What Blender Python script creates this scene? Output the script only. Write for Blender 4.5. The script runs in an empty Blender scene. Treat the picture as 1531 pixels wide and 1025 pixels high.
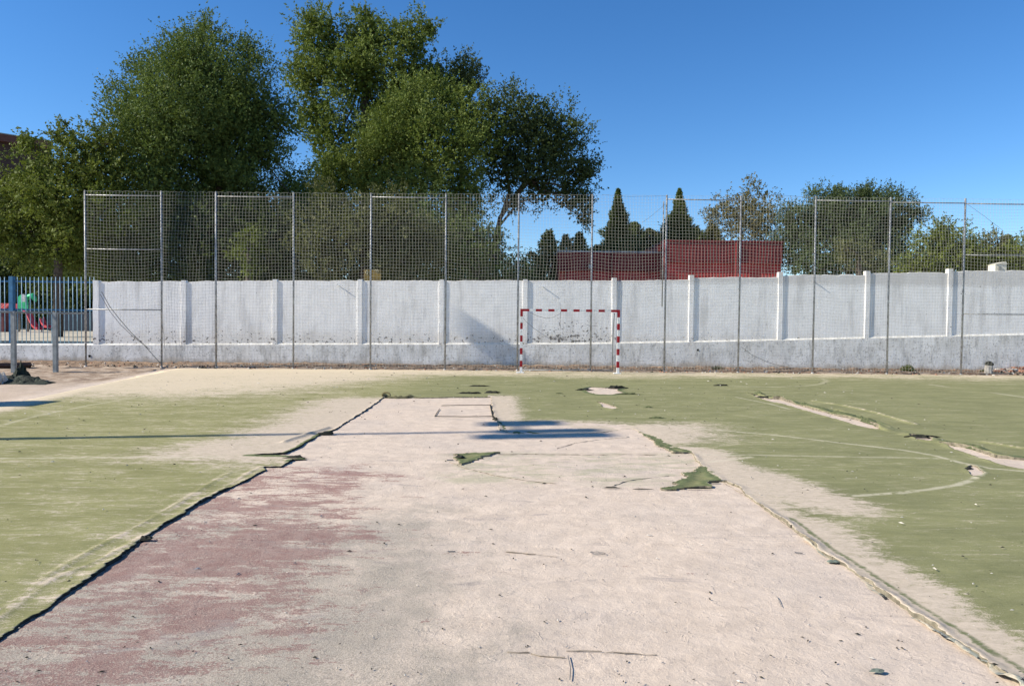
import bpy, math, random
import numpy as np
from mathutils import Matrix, Vector
random.seed(7); RNG = np.random.default_rng(7)
SC = bpy.context.scene; COL = SC.collection
PI = math.pi
# ------------------------------------------------------------------ camera geometry (real metres, eye 1.6 m)
F = 1106.0; EYE = 1.6
def nrm(v): v = np.array(v, float); return v/np.linalg.norm(v)
Yc = nrm((-14.5, 29.6, -F))
Zc = np.array((0.0097, 1.0, 0.0)); Zc = nrm(Zc - Zc.dot(Yc)*Yc)
Xc = np.cross(Yc, Zc)
R = np.array([Xc, Yc, Zc])                      # world from camera
def ray(px, py):
    return R @ np.array(((px-765.5)/F, (512.5-py)/F, -1.0))
def P(px, py, y):                               # point of the view ray at world depth y
    d = ray(px, py); t = y/d[1]; return np.array((d[0]*t, y, EYE+d[2]*t))
def G(px, py, z=0.0):                           # point on the ground
    d = ray(px, py); t = (z-EYE)/d[2]; return np.array((d[0]*t, d[1]*t, z))
def GP(pts): return [tuple(G(*p)[:2]) for p in pts]
# ------------------------------------------------------------------ mesh helpers
class MB:
    def __init__(s): s.v = []; s.f = []; s.m = []
    def add(s, vs, fs, mi=0):
        o = len(s.v); s.v += [tuple(map(float, p)) for p in vs]
        s.f += [tuple(i+o for i in f) for f in fs]; s.m += [mi]*len(fs); return s
    def box(s, x0, x1, y0, y1, z0, z1, mi=0, bev=0.0):
        if bev <= 0:
            v = [(x, y, z) for x in (x0, x1) for y in (y0, y1) for z in (z0, z1)]
            return s.add(v, [(0,1,3,2),(4,6,7,5),(0,4,5,1),(2,3,7,6),(0,2,6,4),(1,5,7,3)], mi)
        bm = bmesh.new(); bmesh.ops.create_cube(bm, size=1)
        for q in bm.verts: q.co = Vector((x0+(q.co.x+.5)*(x1-x0), y0+(q.co.y+.5)*(y1-y0), z0+(q.co.z+.5)*(z1-z0)))
        bmesh.ops.bevel(bm, geom=bm.edges[:], offset=bev, segments=2, affect='EDGES')
        bm.verts.index_update()
        s.add([q.co[:] for q in bm.verts], [[q.index for q in f.verts] for f in bm.faces], mi); bm.free(); return s
    def tube(s, pts, rads, n=8, mi=0, cap=True):
        pts = [np.array(p, float) for p in pts]
        if not hasattr(rads, '__len__'): rads = [rads]*len(pts)
        vs = []; fs = []; pu = None
        for i, p in enumerate(pts):
            a = pts[max(i-1, 0)]; b = pts[min(i+1, len(pts)-1)]
            t = nrm(b-a+1e-9)
            if pu is None: pu = np.array((0, 0, 1.)) if abs(t[2]) < .9 else np.array((1., 0, 0))
            u = nrm(pu-t*pu.dot(t)); w = np.cross(t, u); pu = u
            for k in range(n):
                a_ = 2*PI*k/n; vs.append(p+rads[i]*(u*math.cos(a_)+w*math.sin(a_)))
        for i in range(len(pts)-1):
            for k in range(n):
                k2 = (k+1) % n; fs.append((i*n+k, i*n+k2, (i+1)*n+k2, (i+1)*n+k))
        if cap: fs += [tuple(range(n-1, -1, -1)), tuple(range((len(pts)-1)*n, len(pts)*n))]
        return s.add(vs, fs, mi)
    def build(s, name, mats, parent=None, smooth=False):
        me = bpy.data.meshes.new(name); me.from_pydata(s.v, [], s.f)
        if not isinstance(mats, (list, tuple)): mats = [mats]
        for m in mats: me.materials.append(m)
        me.polygons.foreach_set('material_index', s.m)
        if smooth: me.polygons.foreach_set('use_smooth', [True]*len(s.f))
        me.update()
        return link(name, me, parent)
import bmesh
def link(name, me, parent=None):
    o = bpy.data.objects.new(name, me); COL.objects.link(o)
    if parent is not None:
        o.parent = parent; o.matrix_parent_inverse = Matrix.Translation(-parent.location)
    return o
def empty(name, loc, label, cat, group=None):
    o = bpy.data.objects.new(name, None); o.location = [float(c) for c in loc]; COL.objects.link(o); o.empty_display_size = .3
    return tag(o, label, cat, group)
def tag(o, label, cat, group=None):
    o['label'] = label; o['category'] = cat
    if group: o['group'] = group
    return o
def struct(o, kind='structure'): o['kind'] = kind; return o
def npmesh(name, V, Fq, mats, parent=None, attrs=None, smooth=False, mi=None):
    V = np.asarray(V, np.float32); Fq = np.asarray(Fq, np.int32); k = Fq.shape[1]
    me = bpy.data.meshes.new(name)
    me.vertices.add(len(V)); me.vertices.foreach_set('co', V.ravel())
    me.loops.add(Fq.size); me.loops.foreach_set('vertex_index', Fq.ravel())
    me.polygons.add(len(Fq)); me.polygons.foreach_set('loop_start', np.arange(0, Fq.size, k, dtype=np.int32))
    try: me.polygons.foreach_set('loop_total', np.full(len(Fq), k, np.int32))
    except Exception: pass
    if not isinstance(mats, (list, tuple)): mats = [mats]
    for m in mats: me.materials.append(m)
    if mi is not None: me.polygons.foreach_set('material_index', np.asarray(mi, np.int32))
    me.polygons.foreach_set('use_smooth', np.full(len(Fq), smooth))
    me.update(calc_edges=True)
    for an, av in (attrs or {}).items():
        a = me.attributes.new(an, 'FLOAT', 'POINT'); a.data.foreach_set('value', np.asarray(av, np.float32))
    return link(name, me, parent)
# ------------------------------------------------------------------ value noise (numpy)
_T = RNG.random((256, 256))
def vn(x, y, s=1.0, ox=0.0):
    x = np.asarray(x)*s+ox+1000; y = np.asarray(y)*s+ox*1.7+1000
    xi = np.floor(x).astype(int); yi = np.floor(y).astype(int); fx = x-xi; fy = y-yi
    fx = fx*fx*(3-2*fx); fy = fy*fy*(3-2*fy); g = lambda a, b: _T[a & 255, b & 255]
    return ((g(xi, yi)*(1-fx)+g(xi+1, yi)*fx)*(1-fy)+(g(xi, yi+1)*(1-fx)+g(xi+1, yi+1)*fx)*fy)*2-1
def fbm(x, y, s, o=0.0, n=4):
    r = 0; a = 1.; t = 0.
    for i in range(n): r = r+a*vn(x, y, s*2**i, o+i*17.3); t += a; a *= .5
    return r/t
def sstep(a, b, x): t = np.clip((x-a)/(b-a), 0, 1); return t*t*(3-2*t)
def pdist(X, Y, poly, closed=True):             # distance to a polyline / polygon border
    d = np.full(X.shape, 1e9); n = len(poly)
    for i in range(n if closed else n-1):
        ax, ay = poly[i]; bx, by = poly[(i+1) % n]; ex, ey = bx-ax, by-ay
        t = np.clip(((X-ax)*ex+(Y-ay)*ey)/(ex*ex+ey*ey+1e-12), 0, 1)
        d = np.minimum(d, (X-ax-t*ex)**2+(Y-ay-t*ey)**2)
    return np.sqrt(d)
def inside(X, Y, poly):
    r = np.zeros(X.shape, bool); n = len(poly)
    for i in range(n):
        ax, ay = poly[i]; bx, by = poly[(i+1) % n]
        if ay == by: continue
        c = ((ay > Y) != (by > Y)) & (X < (bx-ax)*(Y-ay)/(by-ay)+ax); r ^= c
    return r
def sdf(X, Y, poly): d = pdist(X, Y, poly); return np.where(inside(X, Y, poly), -d, d)   # negative inside
# ------------------------------------------------------------------ materials
class MT:
    def __init__(s, name):
        s.m = bpy.data.materials.new(name); s.m.use_nodes = True; s.t = s.m.node_tree; s.n = s.t.nodes; s.l = s.t.links
        s.n.clear(); s.out = s.n.new('ShaderNodeOutputMaterial'); s.b = s.n.new('ShaderNodeBsdfPrincipled')
        s.l.new(s.b.outputs[0], s.out.inputs[0]); s.co = s.n.new('ShaderNodeTexCoord')
    def _s(s, sock, v):
        if isinstance(v, bpy.types.NodeSocket): s.l.new(v, sock)
        elif isinstance(v, tuple) and len(v) == 3 and sock.type == 'RGBA': sock.default_value = (*v, 1)
        else: sock.default_value = v
    def node(s, typ, **kw):
        n = s.n.new(typ)
        for k, v in kw.items():
            if k in n.inputs: s._s(n.inputs[k], v)
            else: setattr(n, k, v)
        return n
    def vec(s, sc=(1, 1, 1), which='Object'):
        n = s.n.new('ShaderNodeMapping'); s.l.new(s.co.outputs[which], n.inputs[0]); n.inputs['Scale'].default_value = sc; return n.outputs[0]
    def noise(s, scale, detail=4., rough=.6, v=None, out='Fac', dist=0.):
        n = s.n.new('ShaderNodeTexNoise'); n.inputs['Scale'].default_value = scale; n.inputs['Detail'].default_value = detail
        n.inputs['Roughness'].default_value = rough; n.inputs['Distortion'].default_value = dist
        s.l.new(v or s.co.outputs['Object'], n.inputs['Vector']); return n.outputs[out]
    def ramp(s, fac, a, b, lo=0., hi=1.):
        n = s.n.new('ShaderNodeMapRange'); n.interpolation_type = 'SMOOTHSTEP'
        s._s(n.inputs[0], fac)
        for i, q in enumerate((a, b, lo, hi)): n.inputs[i+1].default_value = q
        return n.outputs[0]
    def math(s, op, a, b=0., c=None):
        n = s.n.new('ShaderNodeMath'); n.operation = op; s._s(n.inputs[0], a); s._s(n.inputs[1], b)
        if c is not None: s._s(n.inputs[2], c)
        return n.outputs[0]
    def mix(s, f, a, b, mode='MIX'):
        n = s.n.new('ShaderNodeMix'); n.data_type = 'RGBA'; n.blend_type = mode
        s._s(n.inputs[0], f); s._s(n.inputs[6], a); s._s(n.inputs[7], b); return n.outputs[2]
    def attr(s, name):
        n = s.n.new('ShaderNodeAttribute'); n.attribute_name = name; return n.outputs['Fac']
    def fin(s, col, rough=.8, metal=0., bump=None, bs=.3, bd=.01, spec=.3):
        s._s(s.b.inputs['Base Color'], col); s._s(s.b.inputs['Roughness'], rough); s.b.inputs['Metallic'].default_value = metal
        s.b.inputs['Specular IOR Level'].default_value = spec
        if bump is not None:
            n = s.n.new('ShaderNodeBump'); n.inputs['Strength'].default_value = bs; n.inputs['Distance'].default_value = bd
            s._s(n.inputs['Height'], bump); s.l.new(n.outputs[0], s.b.inputs['Normal'])
        return s.m
def mat_plain(name, c, rough=.6, metal=0., var=.25, scale=6., bs=.2, bd=.005):
    m = MT(name); n = m.noise(scale, 5, .65)
    c2 = tuple(x*(1-var) for x in c); c1 = tuple(min(1, x*(1+var*.4)) for x in c)
    return m.fin(m.mix(m.ramp(n, .3, .7), c2, c1), rough, metal, m.noise(scale*6, 3), bs, bd)

def mat_ground():
    m = MT('sand_ground'); v = m.co.outputs['Object']
    big = m.noise(.7, 5, .6); med = m.noise(5, 6, .65, dist=.6); fine = m.noise(60, 6, .75); grit = m.noise(260, 3, .8)
    sand = m.mix(m.ramp(med, .3, .72), (.55, .448, .352), (.68, .557, .440))
    sand = m.mix(m.math('MULTIPLY', m.ramp(big, .42, .7), .35), sand, (.46, .40, .35))
    # red court paint showing through worn sand
    st = m.noise(2.1, 9, .74, v=m.vec((.45, 1.15, 1)), dist=.5)
    red = m.mix(m.ramp(m.noise(9, 5), .3, .7), (.24, .112, .098), (.32, .205, .175))
    rv = m.math('ADD', m.math('SUBTRACT', m.attr('red'), .90), m.math('MULTIPLY', m.math('SUBTRACT', st, .5), 3.6))
    rv = m.math('ADD', rv, m.math('MULTIPLY', m.math('SUBTRACT', fine, .5), 2.2)); rv = m.math('ADD', rv, m.math('MULTIPLY', m.math('SUBTRACT', m.noise(7, 8, .78, v=m.vec((.5, 1.3, 1))), .5), 3.6)); rm = m.ramp(rv, -.08, .14, 0., .86); rm = m.math('MULTIPLY', rm, m.ramp(fine, .28, .5, .55, 1.))
    # grey green grit where the sand is thin
    gr = m.math('ADD', m.attr('grey'), m.math('MULTIPLY', m.math('SUBTRACT', m.noise(2.1, 8, .7, dist=.5), .5), 1.8))
    gm = m.math('MULTIPLY', m.ramp(gr, .3, .9), m.ramp(grit, .36, .64, .25, 1.))
    col = m.mix(gm, sand, (.29, .27, .22))
    col = m.mix(rm, col, red)
    spk = m.noise(150, 2, .6); sp2 = m.noise(42, 5, .75)
    amt = m.math('ADD', .02, m.math('MULTIPLY', m.attr('grey'), .55))
    col = m.mix(m.math('MULTIPLY', m.ramp(spk, .50, .66), amt), col, (.17, .15, .125))
    col = m.mix(m.math('MULTIPLY', m.ramp(spk, .36, .48, 1., 0.), m.math('MULTIPLY', amt, .8)), col, (.70, .62, .50))
    col = m.mix(m.math('MULTIPLY', m.ramp(sp2, .53, .66), m.math('MULTIPLY', amt, 1.1)), col, (.24, .205, .17))
    # faint scuffs everywhere
    sc = m.noise(1.7, 9, .7, v=m.vec((.5, 1.5, 1)), dist=1.2)
    col = m.mix(m.math('MULTIPLY', m.ramp(sc, .57, .68), .55), col, (.33, .28, .25))
    # green stain of old turf glue
    gl = m.math('MULTIPLY', m.attr('stain'), m.ramp(m.noise(3., 7, .7, v=m.vec((.6, 1.4, 1)), dist=.6), .42, .62))
    col = m.mix(m.math('MULTIPLY', gl, .5), col, (.30, .31, .18))
    # brown dirt by the wall
    dn = m.noise(2.5, 8, .7)
    dirt = m.mix(m.ramp(dn, .35, .65), (.20, .135, .09), (.50, .40, .30))
    dm = m.ramp(m.math('ADD', m.attr('dirt'), m.math('MULTIPLY', m.math('SUBTRACT', dn, .5), 1.1)), .3, .8)
    col = m.mix(dm, col, dirt)
    # dark pebbles and fibres
    vo = m.node('ShaderNodeTexVoronoi', Scale=11.); m.l.new(v, vo.inputs['Vector'])
    peb = m.ramp(vo.outputs['Distance'], .05, .09, 1., 0.)
    col = m.mix(m.math('MULTIPLY', peb, m.ramp(m.noise(4), .5, .62)), col, (.13, .11, .09))
    h = m.math('ADD', m.math('MULTIPLY', m.noise(12, 7, .72), .9), m.math('MULTIPLY', fine, .3))
    h = m.math('ADD', h, m.math('MULTIPLY', grit, m.math('ADD', .06, m.math('MULTIPLY', gm, .16))))
    h = m.math('ADD', h, m.math('MULTIPLY', m.ramp(m.noise(9, 5, .6, dist=.8), .60, .64), .18))
    return m.fin(col, .95, 0, h, .6, .022, .1)

def mat_turf():
    m = MT('worn_turf'); v = m.co.outputs['Object']
    n1 = m.noise(1.6, 7, .65, v=m.vec((.6, 1.3, 1)), dist=.4); n2 = m.noise(14, 6, .75, v=m.vec((.7, 1.2, 1)), dist=.8); n3 = m.noise(130, 4, .8)
    g = m.mix(m.ramp(n1, .3, .7), (.172, .175, .078), (.240, .238, .108))
    yel = m.mix(m.ramp(n1, .3, .7), (.228, .218, .086), (.310, .294, .128))
    g = m.mix(m.attr('yellow'), g, yel)
    g = m.mix(m.math('MULTIPLY', m.ramp(n3, .4, .7), .35), g, (.36, .34, .20))
    n4 = m.noise(7.5, 8, .76, v=m.vec((.35, 1.4, 1)), dist=.4); g = m.mix(m.math('MULTIPLY', m.ramp(n4, .52, .66), m.math('ADD', .36, m.math('MULTIPLY', m.attr('yellow'), .38))), g, (.42, .38, .25))
    g = m.mix(m.math('MULTIPLY', m.ramp(n4, .34, .46, 1., 0.), .35), g, (.13, .14, .065))
    sandc = m.mix(m.ramp(n2, .35, .7), (.48, .40, .30), (.60, .50, .385))
    sandc = m.mix(m.attr('cream'), sandc, (.62, .52, .36))
    a = m.math('ADD', m.attr('sand'), m.math('MULTIPLY', m.math('SUBTRACT', n1, .5), 1.0))
    a = m.math('ADD', a, m.math('MULTIPLY', m.math('SUBTRACT', n2, .5), 1.7))
    a = m.math('ADD', a, m.math('MULTIPLY', m.math('SUBTRACT', n3, .5), 1.6))
    a = m.math('ADD', a, m.math('MULTIPLY', m.math('SUBTRACT', n4, .5), 1.2)); sm = m.ramp(a, .3, .8)
    sm = m.math('MULTIPLY', sm, m.ramp(n3, .25, .45, .7, 1.))
    col = m.mix(sm, g, sandc)
    fr = m.mix(m.ramp(n2, .35, .65), (.085, .108, .048), (.165, .185, .088))
    col = m.mix(m.ramp(m.math('ADD', m.attr('fresh'), m.math('MULTIPLY', m.math('SUBTRACT', n2, .5), .9)), .35, .65), col, fr)
    pm = m.math('MULTIPLY', m.attr('paint'), m.ramp(m.noise(7, 6, .7), .36, .5))
    col = m.mix(m.math('MULTIPLY', pm, .62), col, (.60, .54, .40))
    vo = m.node('ShaderNodeTexVoronoi', Scale=5.5); m.l.new(v, vo.inputs['Vector'])
    peb = m.ramp(vo.outputs['Distance'], .035, .06, 1., 0.)
    col = m.mix(m.math('MULTIPLY', peb, m.ramp(m.noise(3), .5, .6)), col, (.05, .05, .03))
    h = m.math('ADD', m.math('MULTIPLY', n2, .6), m.math('MULTIPLY', n3, .35))
    return m.fin(col, .95, 0, h, .5, .018, .1)

def mat_whitewall():
    m = MT('white_brick_wall'); v = m.co.outputs['Object']
    sep = m.node('ShaderNodeSeparateXYZ'); m.l.new(v, sep.inputs[0]); z = sep.outputs[2]
    cmb = m.node('ShaderNodeCombineXYZ'); m.l.new(sep.outputs[0], cmb.inputs[0]); m.l.new(z, cmb.inputs[1])
    n = m.noise(2.2, 7, .65); nf = m.noise(22, 5, .7); ns = m.noise(1.2, 6, .6, v=m.vec((2.4, 1, .35)))
    bw = m.mix(m.ramp(n, .25, .75), (.83, .82, .80), (.93, .92, .90))
    bw = m.mix(m.math('MULTIPLY', m.ramp(ns, .5, .7), .5), bw, (.48, .47, .46))
    dirty = m.ramp(m.math('ADD', z, m.math('MULTIPLY', m.math('SUBTRACT', nf, .5), .5)), 2.98, 3.2)   # grime under the wall top
    bw = m.mix(m.math('MULTIPLY', dirty, .4), bw, (.36, .33, .30))
    wet = m.ramp(m.math('ADD', z, m.math('MULTIPLY', m.math('SUBTRACT', n, .5), .8)), .95, 1.45, 1., 0.)
    bw = m.mix(m.math('MULTIPLY', wet, .35), bw, (.66, .60, .52))
    ch = m.noise(9., 5, .6, v=m.vec((1, 1, 1.2)), dist=.3)
    gx_ = m.math('SUBTRACT', sep.outputs[0], 2.5); gz_ = m.math('SUBTRACT', z, 1.35)
    wg = m.math('ADD', m.math('MULTIPLY', m.math('MULTIPLY', gx_, gx_), .35), m.math('MULTIPLY', m.math('MULTIPLY', gz_, gz_), 3.))
    th = m.math('ADD', m.ramp(z, .85, 1.5, .125, 0.012), m.ramp(wg, 0., 1.4, .085, 0.))
    chip = m.ramp(m.math('ADD', ch, th), .70, .72)
    bw = m.mix(chip, bw, (.15, .135, .125))
    br = m.node('ShaderNodeTexBrick', Scale=1.0); m.l.new(cmb.outputs[0], br.inputs['Vector'])
    br.inputs['Brick Width'].default_value = .26; br.inputs['Row Height'].default_value = .075; br.inputs['Mortar Size'].default_value = .009
    br.inputs['Mortar Smooth'].default_value = .9
    h = m.math('SUBTRACT', m.math('ADD', m.math('MULTIPLY', n, 1.1), m.math('MULTIPLY', nf, .55)), m.math('MULTIPLY', br.outputs['Fac'], .6))
    h = m.math('SUBTRACT', h, m.math('MULTIPLY', chip, .5))
    return m.fin(bw, .85, 0, h, .42, .02, .2)

def mat_plinth():
    m = MT('stained_concrete'); v = m.co.outputs['Object']
    sep = m.node('ShaderNodeSeparateXYZ'); m.l.new(v, sep.inputs[0]); z = sep.outputs[2]
    n = m.noise(1.3, 8, .7); nf = m.noise(14, 6, .75); nv = m.noise(2.5, 6, .7, v=m.vec((1.6, 1, .4)))
    c = m.mix(m.ramp(n, .3, .72), (.66, .645, .61), (.93, .92, .89))
    c = m.mix(m.math('MULTIPLY', m.ramp(nv, .48, .66), .5), c, (.24, .235, .22))
    c = m.mix(m.math('MULTIPLY', m.ramp(nf, .54, .64), .7), c, (.17, .16, .15))
    c = m.mix(m.ramp(m.math('ADD', z, m.math('MULTIPLY', m.math('SUBTRACT', n, .5), .5)), .08, .3, .75, 0.), c, (.42, .35, .27))
    return m.fin(c, .9, 0, m.math('ADD', m.math('MULTIPLY', n, .8), nf), .3, .022, .2)

def mat_leaf(name, a, b, hi=None):
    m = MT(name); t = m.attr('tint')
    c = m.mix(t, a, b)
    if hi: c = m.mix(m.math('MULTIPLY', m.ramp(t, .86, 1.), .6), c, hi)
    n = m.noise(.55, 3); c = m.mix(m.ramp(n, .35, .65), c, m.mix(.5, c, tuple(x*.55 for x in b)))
    m.b.inputs['Transmission Weight'].default_value = 0
    m.fin(c, .6, 0, spec=.12)
    tr = m.node('ShaderNodeBsdfTranslucent'); m.l.new(m.mix(.5, c, (.20, .26, .03)), tr.inputs[0])
    ms = m.node('ShaderNodeMixShader'); ms.inputs[0].default_value = .22
    m.l.new(m.b.outputs[0], ms.inputs[1]); m.l.new(tr.outputs[0], ms.inputs[2]); m.l.new(ms.outputs[0], m.out.inputs[0])
    return m.m
M_GROUND = mat_ground(); M_TURF = mat_turf(); M_WALL = mat_whitewall(); M_PLINTH = mat_plinth()
M_BACK = mat_plain('turf_backing', (.035, .035, .03), .9, var=.5, scale=20)
M_COPE = mat_plain('coping_render', (.80, .77, .70), .85, var=.3, scale=5)
M_GALV = mat_plain('galvanised_steel', (.40, .40, .39), .5, .35, .5, 8)
M_GREYP = mat_plain('grey_post_paint', (.27, .29, .29), .5, .2, .3, 6)
M_NET = mat_plain('net_twine', (.37, .37, .32), .8, 0, .15, 4)
M_CORD = mat_plain('dark_cord', (.16, .155, .15), .8)
M_RED = mat_plain('goal_red', (.30, .010, .016), .4, 0, .25, 12)
M_WHITE = mat_plain('goal_white', (.76, .76, .74), .5, 0, .3, 12)
M_BLUE = mat_plain('blue_fence_paint', (.055, .185, .34), .45, 0, .25, 5)
M_BAR = mat_plain('pale_blue_bar', (.30, .48, .60), .45, 0, .25, 5)
M_BARK = mat_plain('bark', (.13, .105, .085), .95, 0, .5, 9, .8, .03)
M_MAROON = None
def mat_building(name, c, pitch=.0):
    m = MT(name); n = m.noise(1.2, 5)
    w = m.node('ShaderNodeTexWave', Scale=1.6); w.bands_direction = 'X'; m.l.new(m.co.outputs['Object'], w.inputs['Vector'])
    c0 = m.mix(m.ramp(n, .3, .7), tuple(x*.75 for x in c), c)
    return m.fin(c0, .7, 0, w.outputs['Fac'], .3, .05)
M_MAROON = mat_building('maroon_cladding', (.17, .020, .022)); M_BRICKRED = mat_building('red_wall', (.42, .050, .045))
M_ENDRED = mat_plain('sunlit_red_wall', (.48, .085, .06), .8)  # brighter red: sunlight on the left-facing end put into the colour
M_CREAM = mat_plain('cream_render', (.72, .68, .55), .8); M_BROWN = mat_plain('brown_fascia', (.12, .055, .045), .7)
M_DARKB = mat_plain('dark_brick', (.07, .045, .04), .9); M_DARK = mat_plain('hole_shade', (.012, .012, .012), .9)
M_SLIDE = mat_plain('pink_red_plastic', (.78, .12, .14), .4); M_GREEN = mat_plain('green_panel', (.07, .66, .28), .45)
M_TARP = mat_plain('black_green_sheet', (.03, .04, .025), .75, 0, .6, 9, .6, .03)
M_STONE = mat_plain('pale_stone', (.52, .48, .42), .9, 0, .4, 9, .6, .02)
M_BRICKBIT = mat_plain('broken_brick', (.40, .20, .13), .9, 0, .4, 9, .6, .02)
M_DIRT = mat_plain('brown_dirt', (.30, .205, .135), .97, 0, .6, 5, .8, .04)
M_DULLSTEEL = mat_plain('dull_steel', (.16, .19, .21), .5, .3)
# ------------------------------------------------------------------ the ground sheets
SEAM = GP([(-200, 650), (0, 607), (120, 581), (240, 555.5)])          # left end of the turf
H_MAIN = GP([(-140, 1056), (0, 955), (60, 918), (130, 868), (185, 830), (215, 806), (260, 778), (300, 752), (340, 742-10), (364, 722), (397, 704),
    (391, 699), (421, 699), (438, 689), (459, 688), (441, 683.5), (406, 683), (369, 682), (394, 680.5), (427, 679), (445, 671), (466, 658),
    (481, 649), (502, 643), (520, 631), (547, 614), (571, 597), (573, 594), (640, 595), (734, 594), (738, 622), (744, 629), (746, 643),
    (775, 650), (820, 652), (900, 646), (945, 640), (958, 646), (973, 656), (995, 671), (1037, 679), (1042, 690), (1079, 719), (1105, 729), (1116, 742), (1168, 778),
    (1227, 825), (1299, 873), (1345, 907), (1423, 956), (1511, 1015), (1640, 1105), (1400, 1600), (0, 1600)])
HOLES = [GP(h) for h in (
    [(870, 582), (884, 579), (905, 580), (925, 578), (933, 580), (922, 584), (934, 588), (915, 590.5), (895, 591), (882, 588)],
    [(893, 601), (905, 603.5), (926, 611), (915, 613), (903, 609.5)],
    [(1118, 588), (1129, 591), (1144, 596), (1168, 597.5), (1194, 606), (1243, 619.5), (1273, 626), (1309, 636), (1316, 643), (1298, 641), (1260, 630.5), (1214, 617.5), (1171, 605), (1140, 598)],
    [(1360, 652), (1380, 653), (1397, 657), (1392, 661.5), (1371, 658.5)],
    [(1405, 663), (1446, 670), (1488, 684), (1531, 688), (1600, 692), (1600, 706), (1531, 703), (1505, 698), (1482, 691), (1449, 680), (1420, 670)],
    [(1443, 700), (1456, 696.5), (1472, 708), (1462, 715), (1450, 711)])]
ISL = [GP(h) for h in (
    [(1052, 697), (1079, 719), (1062, 722), (1066, 730), (1040, 731), (1003, 734), (985, 732), (1012, 727), (1008, 722), (1028, 716), (1018, 708), (1036, 706)],
    [(680, 681), (700, 678), (745, 678), (722, 684), (706, 690), (690, 696), (684, 690)],
    [(955, 645), (975, 652), (1005, 667), (1040, 677), (1010, 678), (985, 668), (970, 655)],
    [(744, 630), (750, 632), (762, 641), (790, 644), (808, 648), (775, 648), (752, 642)])]
def spaced(a, b, r, lo): # geometric spacing
    out = [a]
    while out[-1] < b: out.append(out[-1]+max(lo, out[-1]*r))
    out[-1] = b; return out
def gridmesh(xs, ys): return np.meshgrid(np.array(xs), np.array(ys), indexing='ij')
def quads(nx, ny):
    i, j = np.meshgrid(np.arange(nx-1), np.arange(ny-1), indexing='ij'); a = (i*ny+j).ravel()
    return np.stack([a, a+ny, a+ny+1, a+1], 1)
xs = sorted(set([-400, -200, -100, -50, -30, -22] + list(np.arange(-18, -8, .14)) + list(np.arange(-8, 8, .03)) + list(np.arange(8, 18.1, .14)) + [22, 30, 50, 100, 200, 400]))
ys = [-60, -20, -5, 0, 1.5] + spaced(2.6, 26.4, .0055, .012) + [27.5, 40, 100, 300, 500]
X, Y = gridmesh(xs, ys)
sdm = sdf(X, Y, H_MAIN)
red = sstep(-.35, -1.75, X)*sstep(8.9, 7.6, Y)*(.62+.4*sstep(3.2, 6.0, Y)) + .33*sstep(.3, -.4, X)*sstep(6.2, 5.0, Y)
grey = .62*sstep(7.5, 5.2, Y)*sstep(.6, -.9, X)+.14*sstep(5.0, 3.4, Y)*sstep(1.8, .4, X)+.10
stain = sstep(9.3, 9.0, Y)*sstep(7.1, 7.5, Y)*sstep(-.9, -.4, X)*sstep(2.8, 2.2, X)
sl = np.interp(Y, [p[1] for p in SEAM], [p[0] for p in SEAM])
dirt = np.maximum(sstep(24.0, 25.0, Y), .55*sstep(.2, -.6, X-sl)+.35*sstep(.2, -.6, X-sl)*sstep(17, 21, Y))
# the rim of the ground by the wall is rough
Z = .006*fbm(X, Y, 2.2, 3.)+.003*fbm(X, Y, 9., 5.)
Z += np.maximum(0, .055*fbm(X, Y, 2.5, 9.)+.03)*sstep(24.3, 25.2, Y)*(Y < 26.41)
Z += (.035*fbm(X, Y, 1.3, 2.)+.02*vn(X*.6, Y*2, 2.5, 8.))*sstep(0, -.8, X-sl)*sstep(10, 13, Y)
Z[(np.abs(X) > 22) | (Y < 2)] = 0
g = npmesh('ground', np.stack([X.ravel(), Y.ravel(), Z.ravel()], 1), quads(*X.shape), M_GROUND,
    attrs=dict(red=red.ravel(), grey=grey.ravel(), stain=stain.ravel(), dirt=dirt.ravel()), smooth=True)
struct(g)
# --- turf sheet cut along its torn edges
xs = sorted(set(list(np.arange(-30, -10, .3)) + list(np.round(np.arange(-10, -3.4, .05), 4)) + list(np.round(np.arange(-3.4, 3.2, .016), 4)) + list(np.round(np.arange(3.2, 7.2, .022), 4)) + list(np.arange(7.2, 30.1, .14))))
ys = spaced(2.6, 24.75, .0038, .012)
X, Y = gridmesh(xs, ys)
sd = sdf(X, Y, H_MAIN)
for h in HOLES: sd = np.minimum(sd, sdf(X, Y, h))
sd = sd+.022*fbm(X, Y, 7., 1., 3)+.010*vn(X, Y, 45., 7.)
isl = np.full(X.shape, -9.)
for h in ISL: isl = np.maximum(isl, -sdf(X, Y, h)+.05*fbm(X*.6, Y*1.4, 9., 31., 4)+.02*vn(X*.5, Y*2, 30., 3.))
sd = np.maximum(sd, isl)
sl = np.interp(Y, [p[1] for p in SEAM], [p[0] for p in SEAM])
sd = np.minimum(sd, X-sl+.02*fbm(X, Y, 3., 4.))
sd = np.minimum(sd, 24.5-Y+.10*fbm(X, Y, .8, 14., 5))
ins = sd > 0
c = ins[:-1, :-1] | ins[1:, :-1] | ins[:-1, 1:] | ins[1:, 1:]
gx, gy = np.gradient(sd, np.array(xs), np.array(ys)); gl = np.sqrt(gx*gx+gy*gy)+1e-6
dxs = np.gradient(np.array(xs))[:, None]; dys = np.gradient(np.array(ys))[None, :]
mv = np.clip(-sd/gl, 0, np.minimum(1.2*np.maximum(dxs, dys), .2)); mv = np.where(ins, 0, mv)
Xs = X+mv*gx/gl; Ys = Y+mv*gy/gl; s0 = np.maximum(sd, 0)
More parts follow.
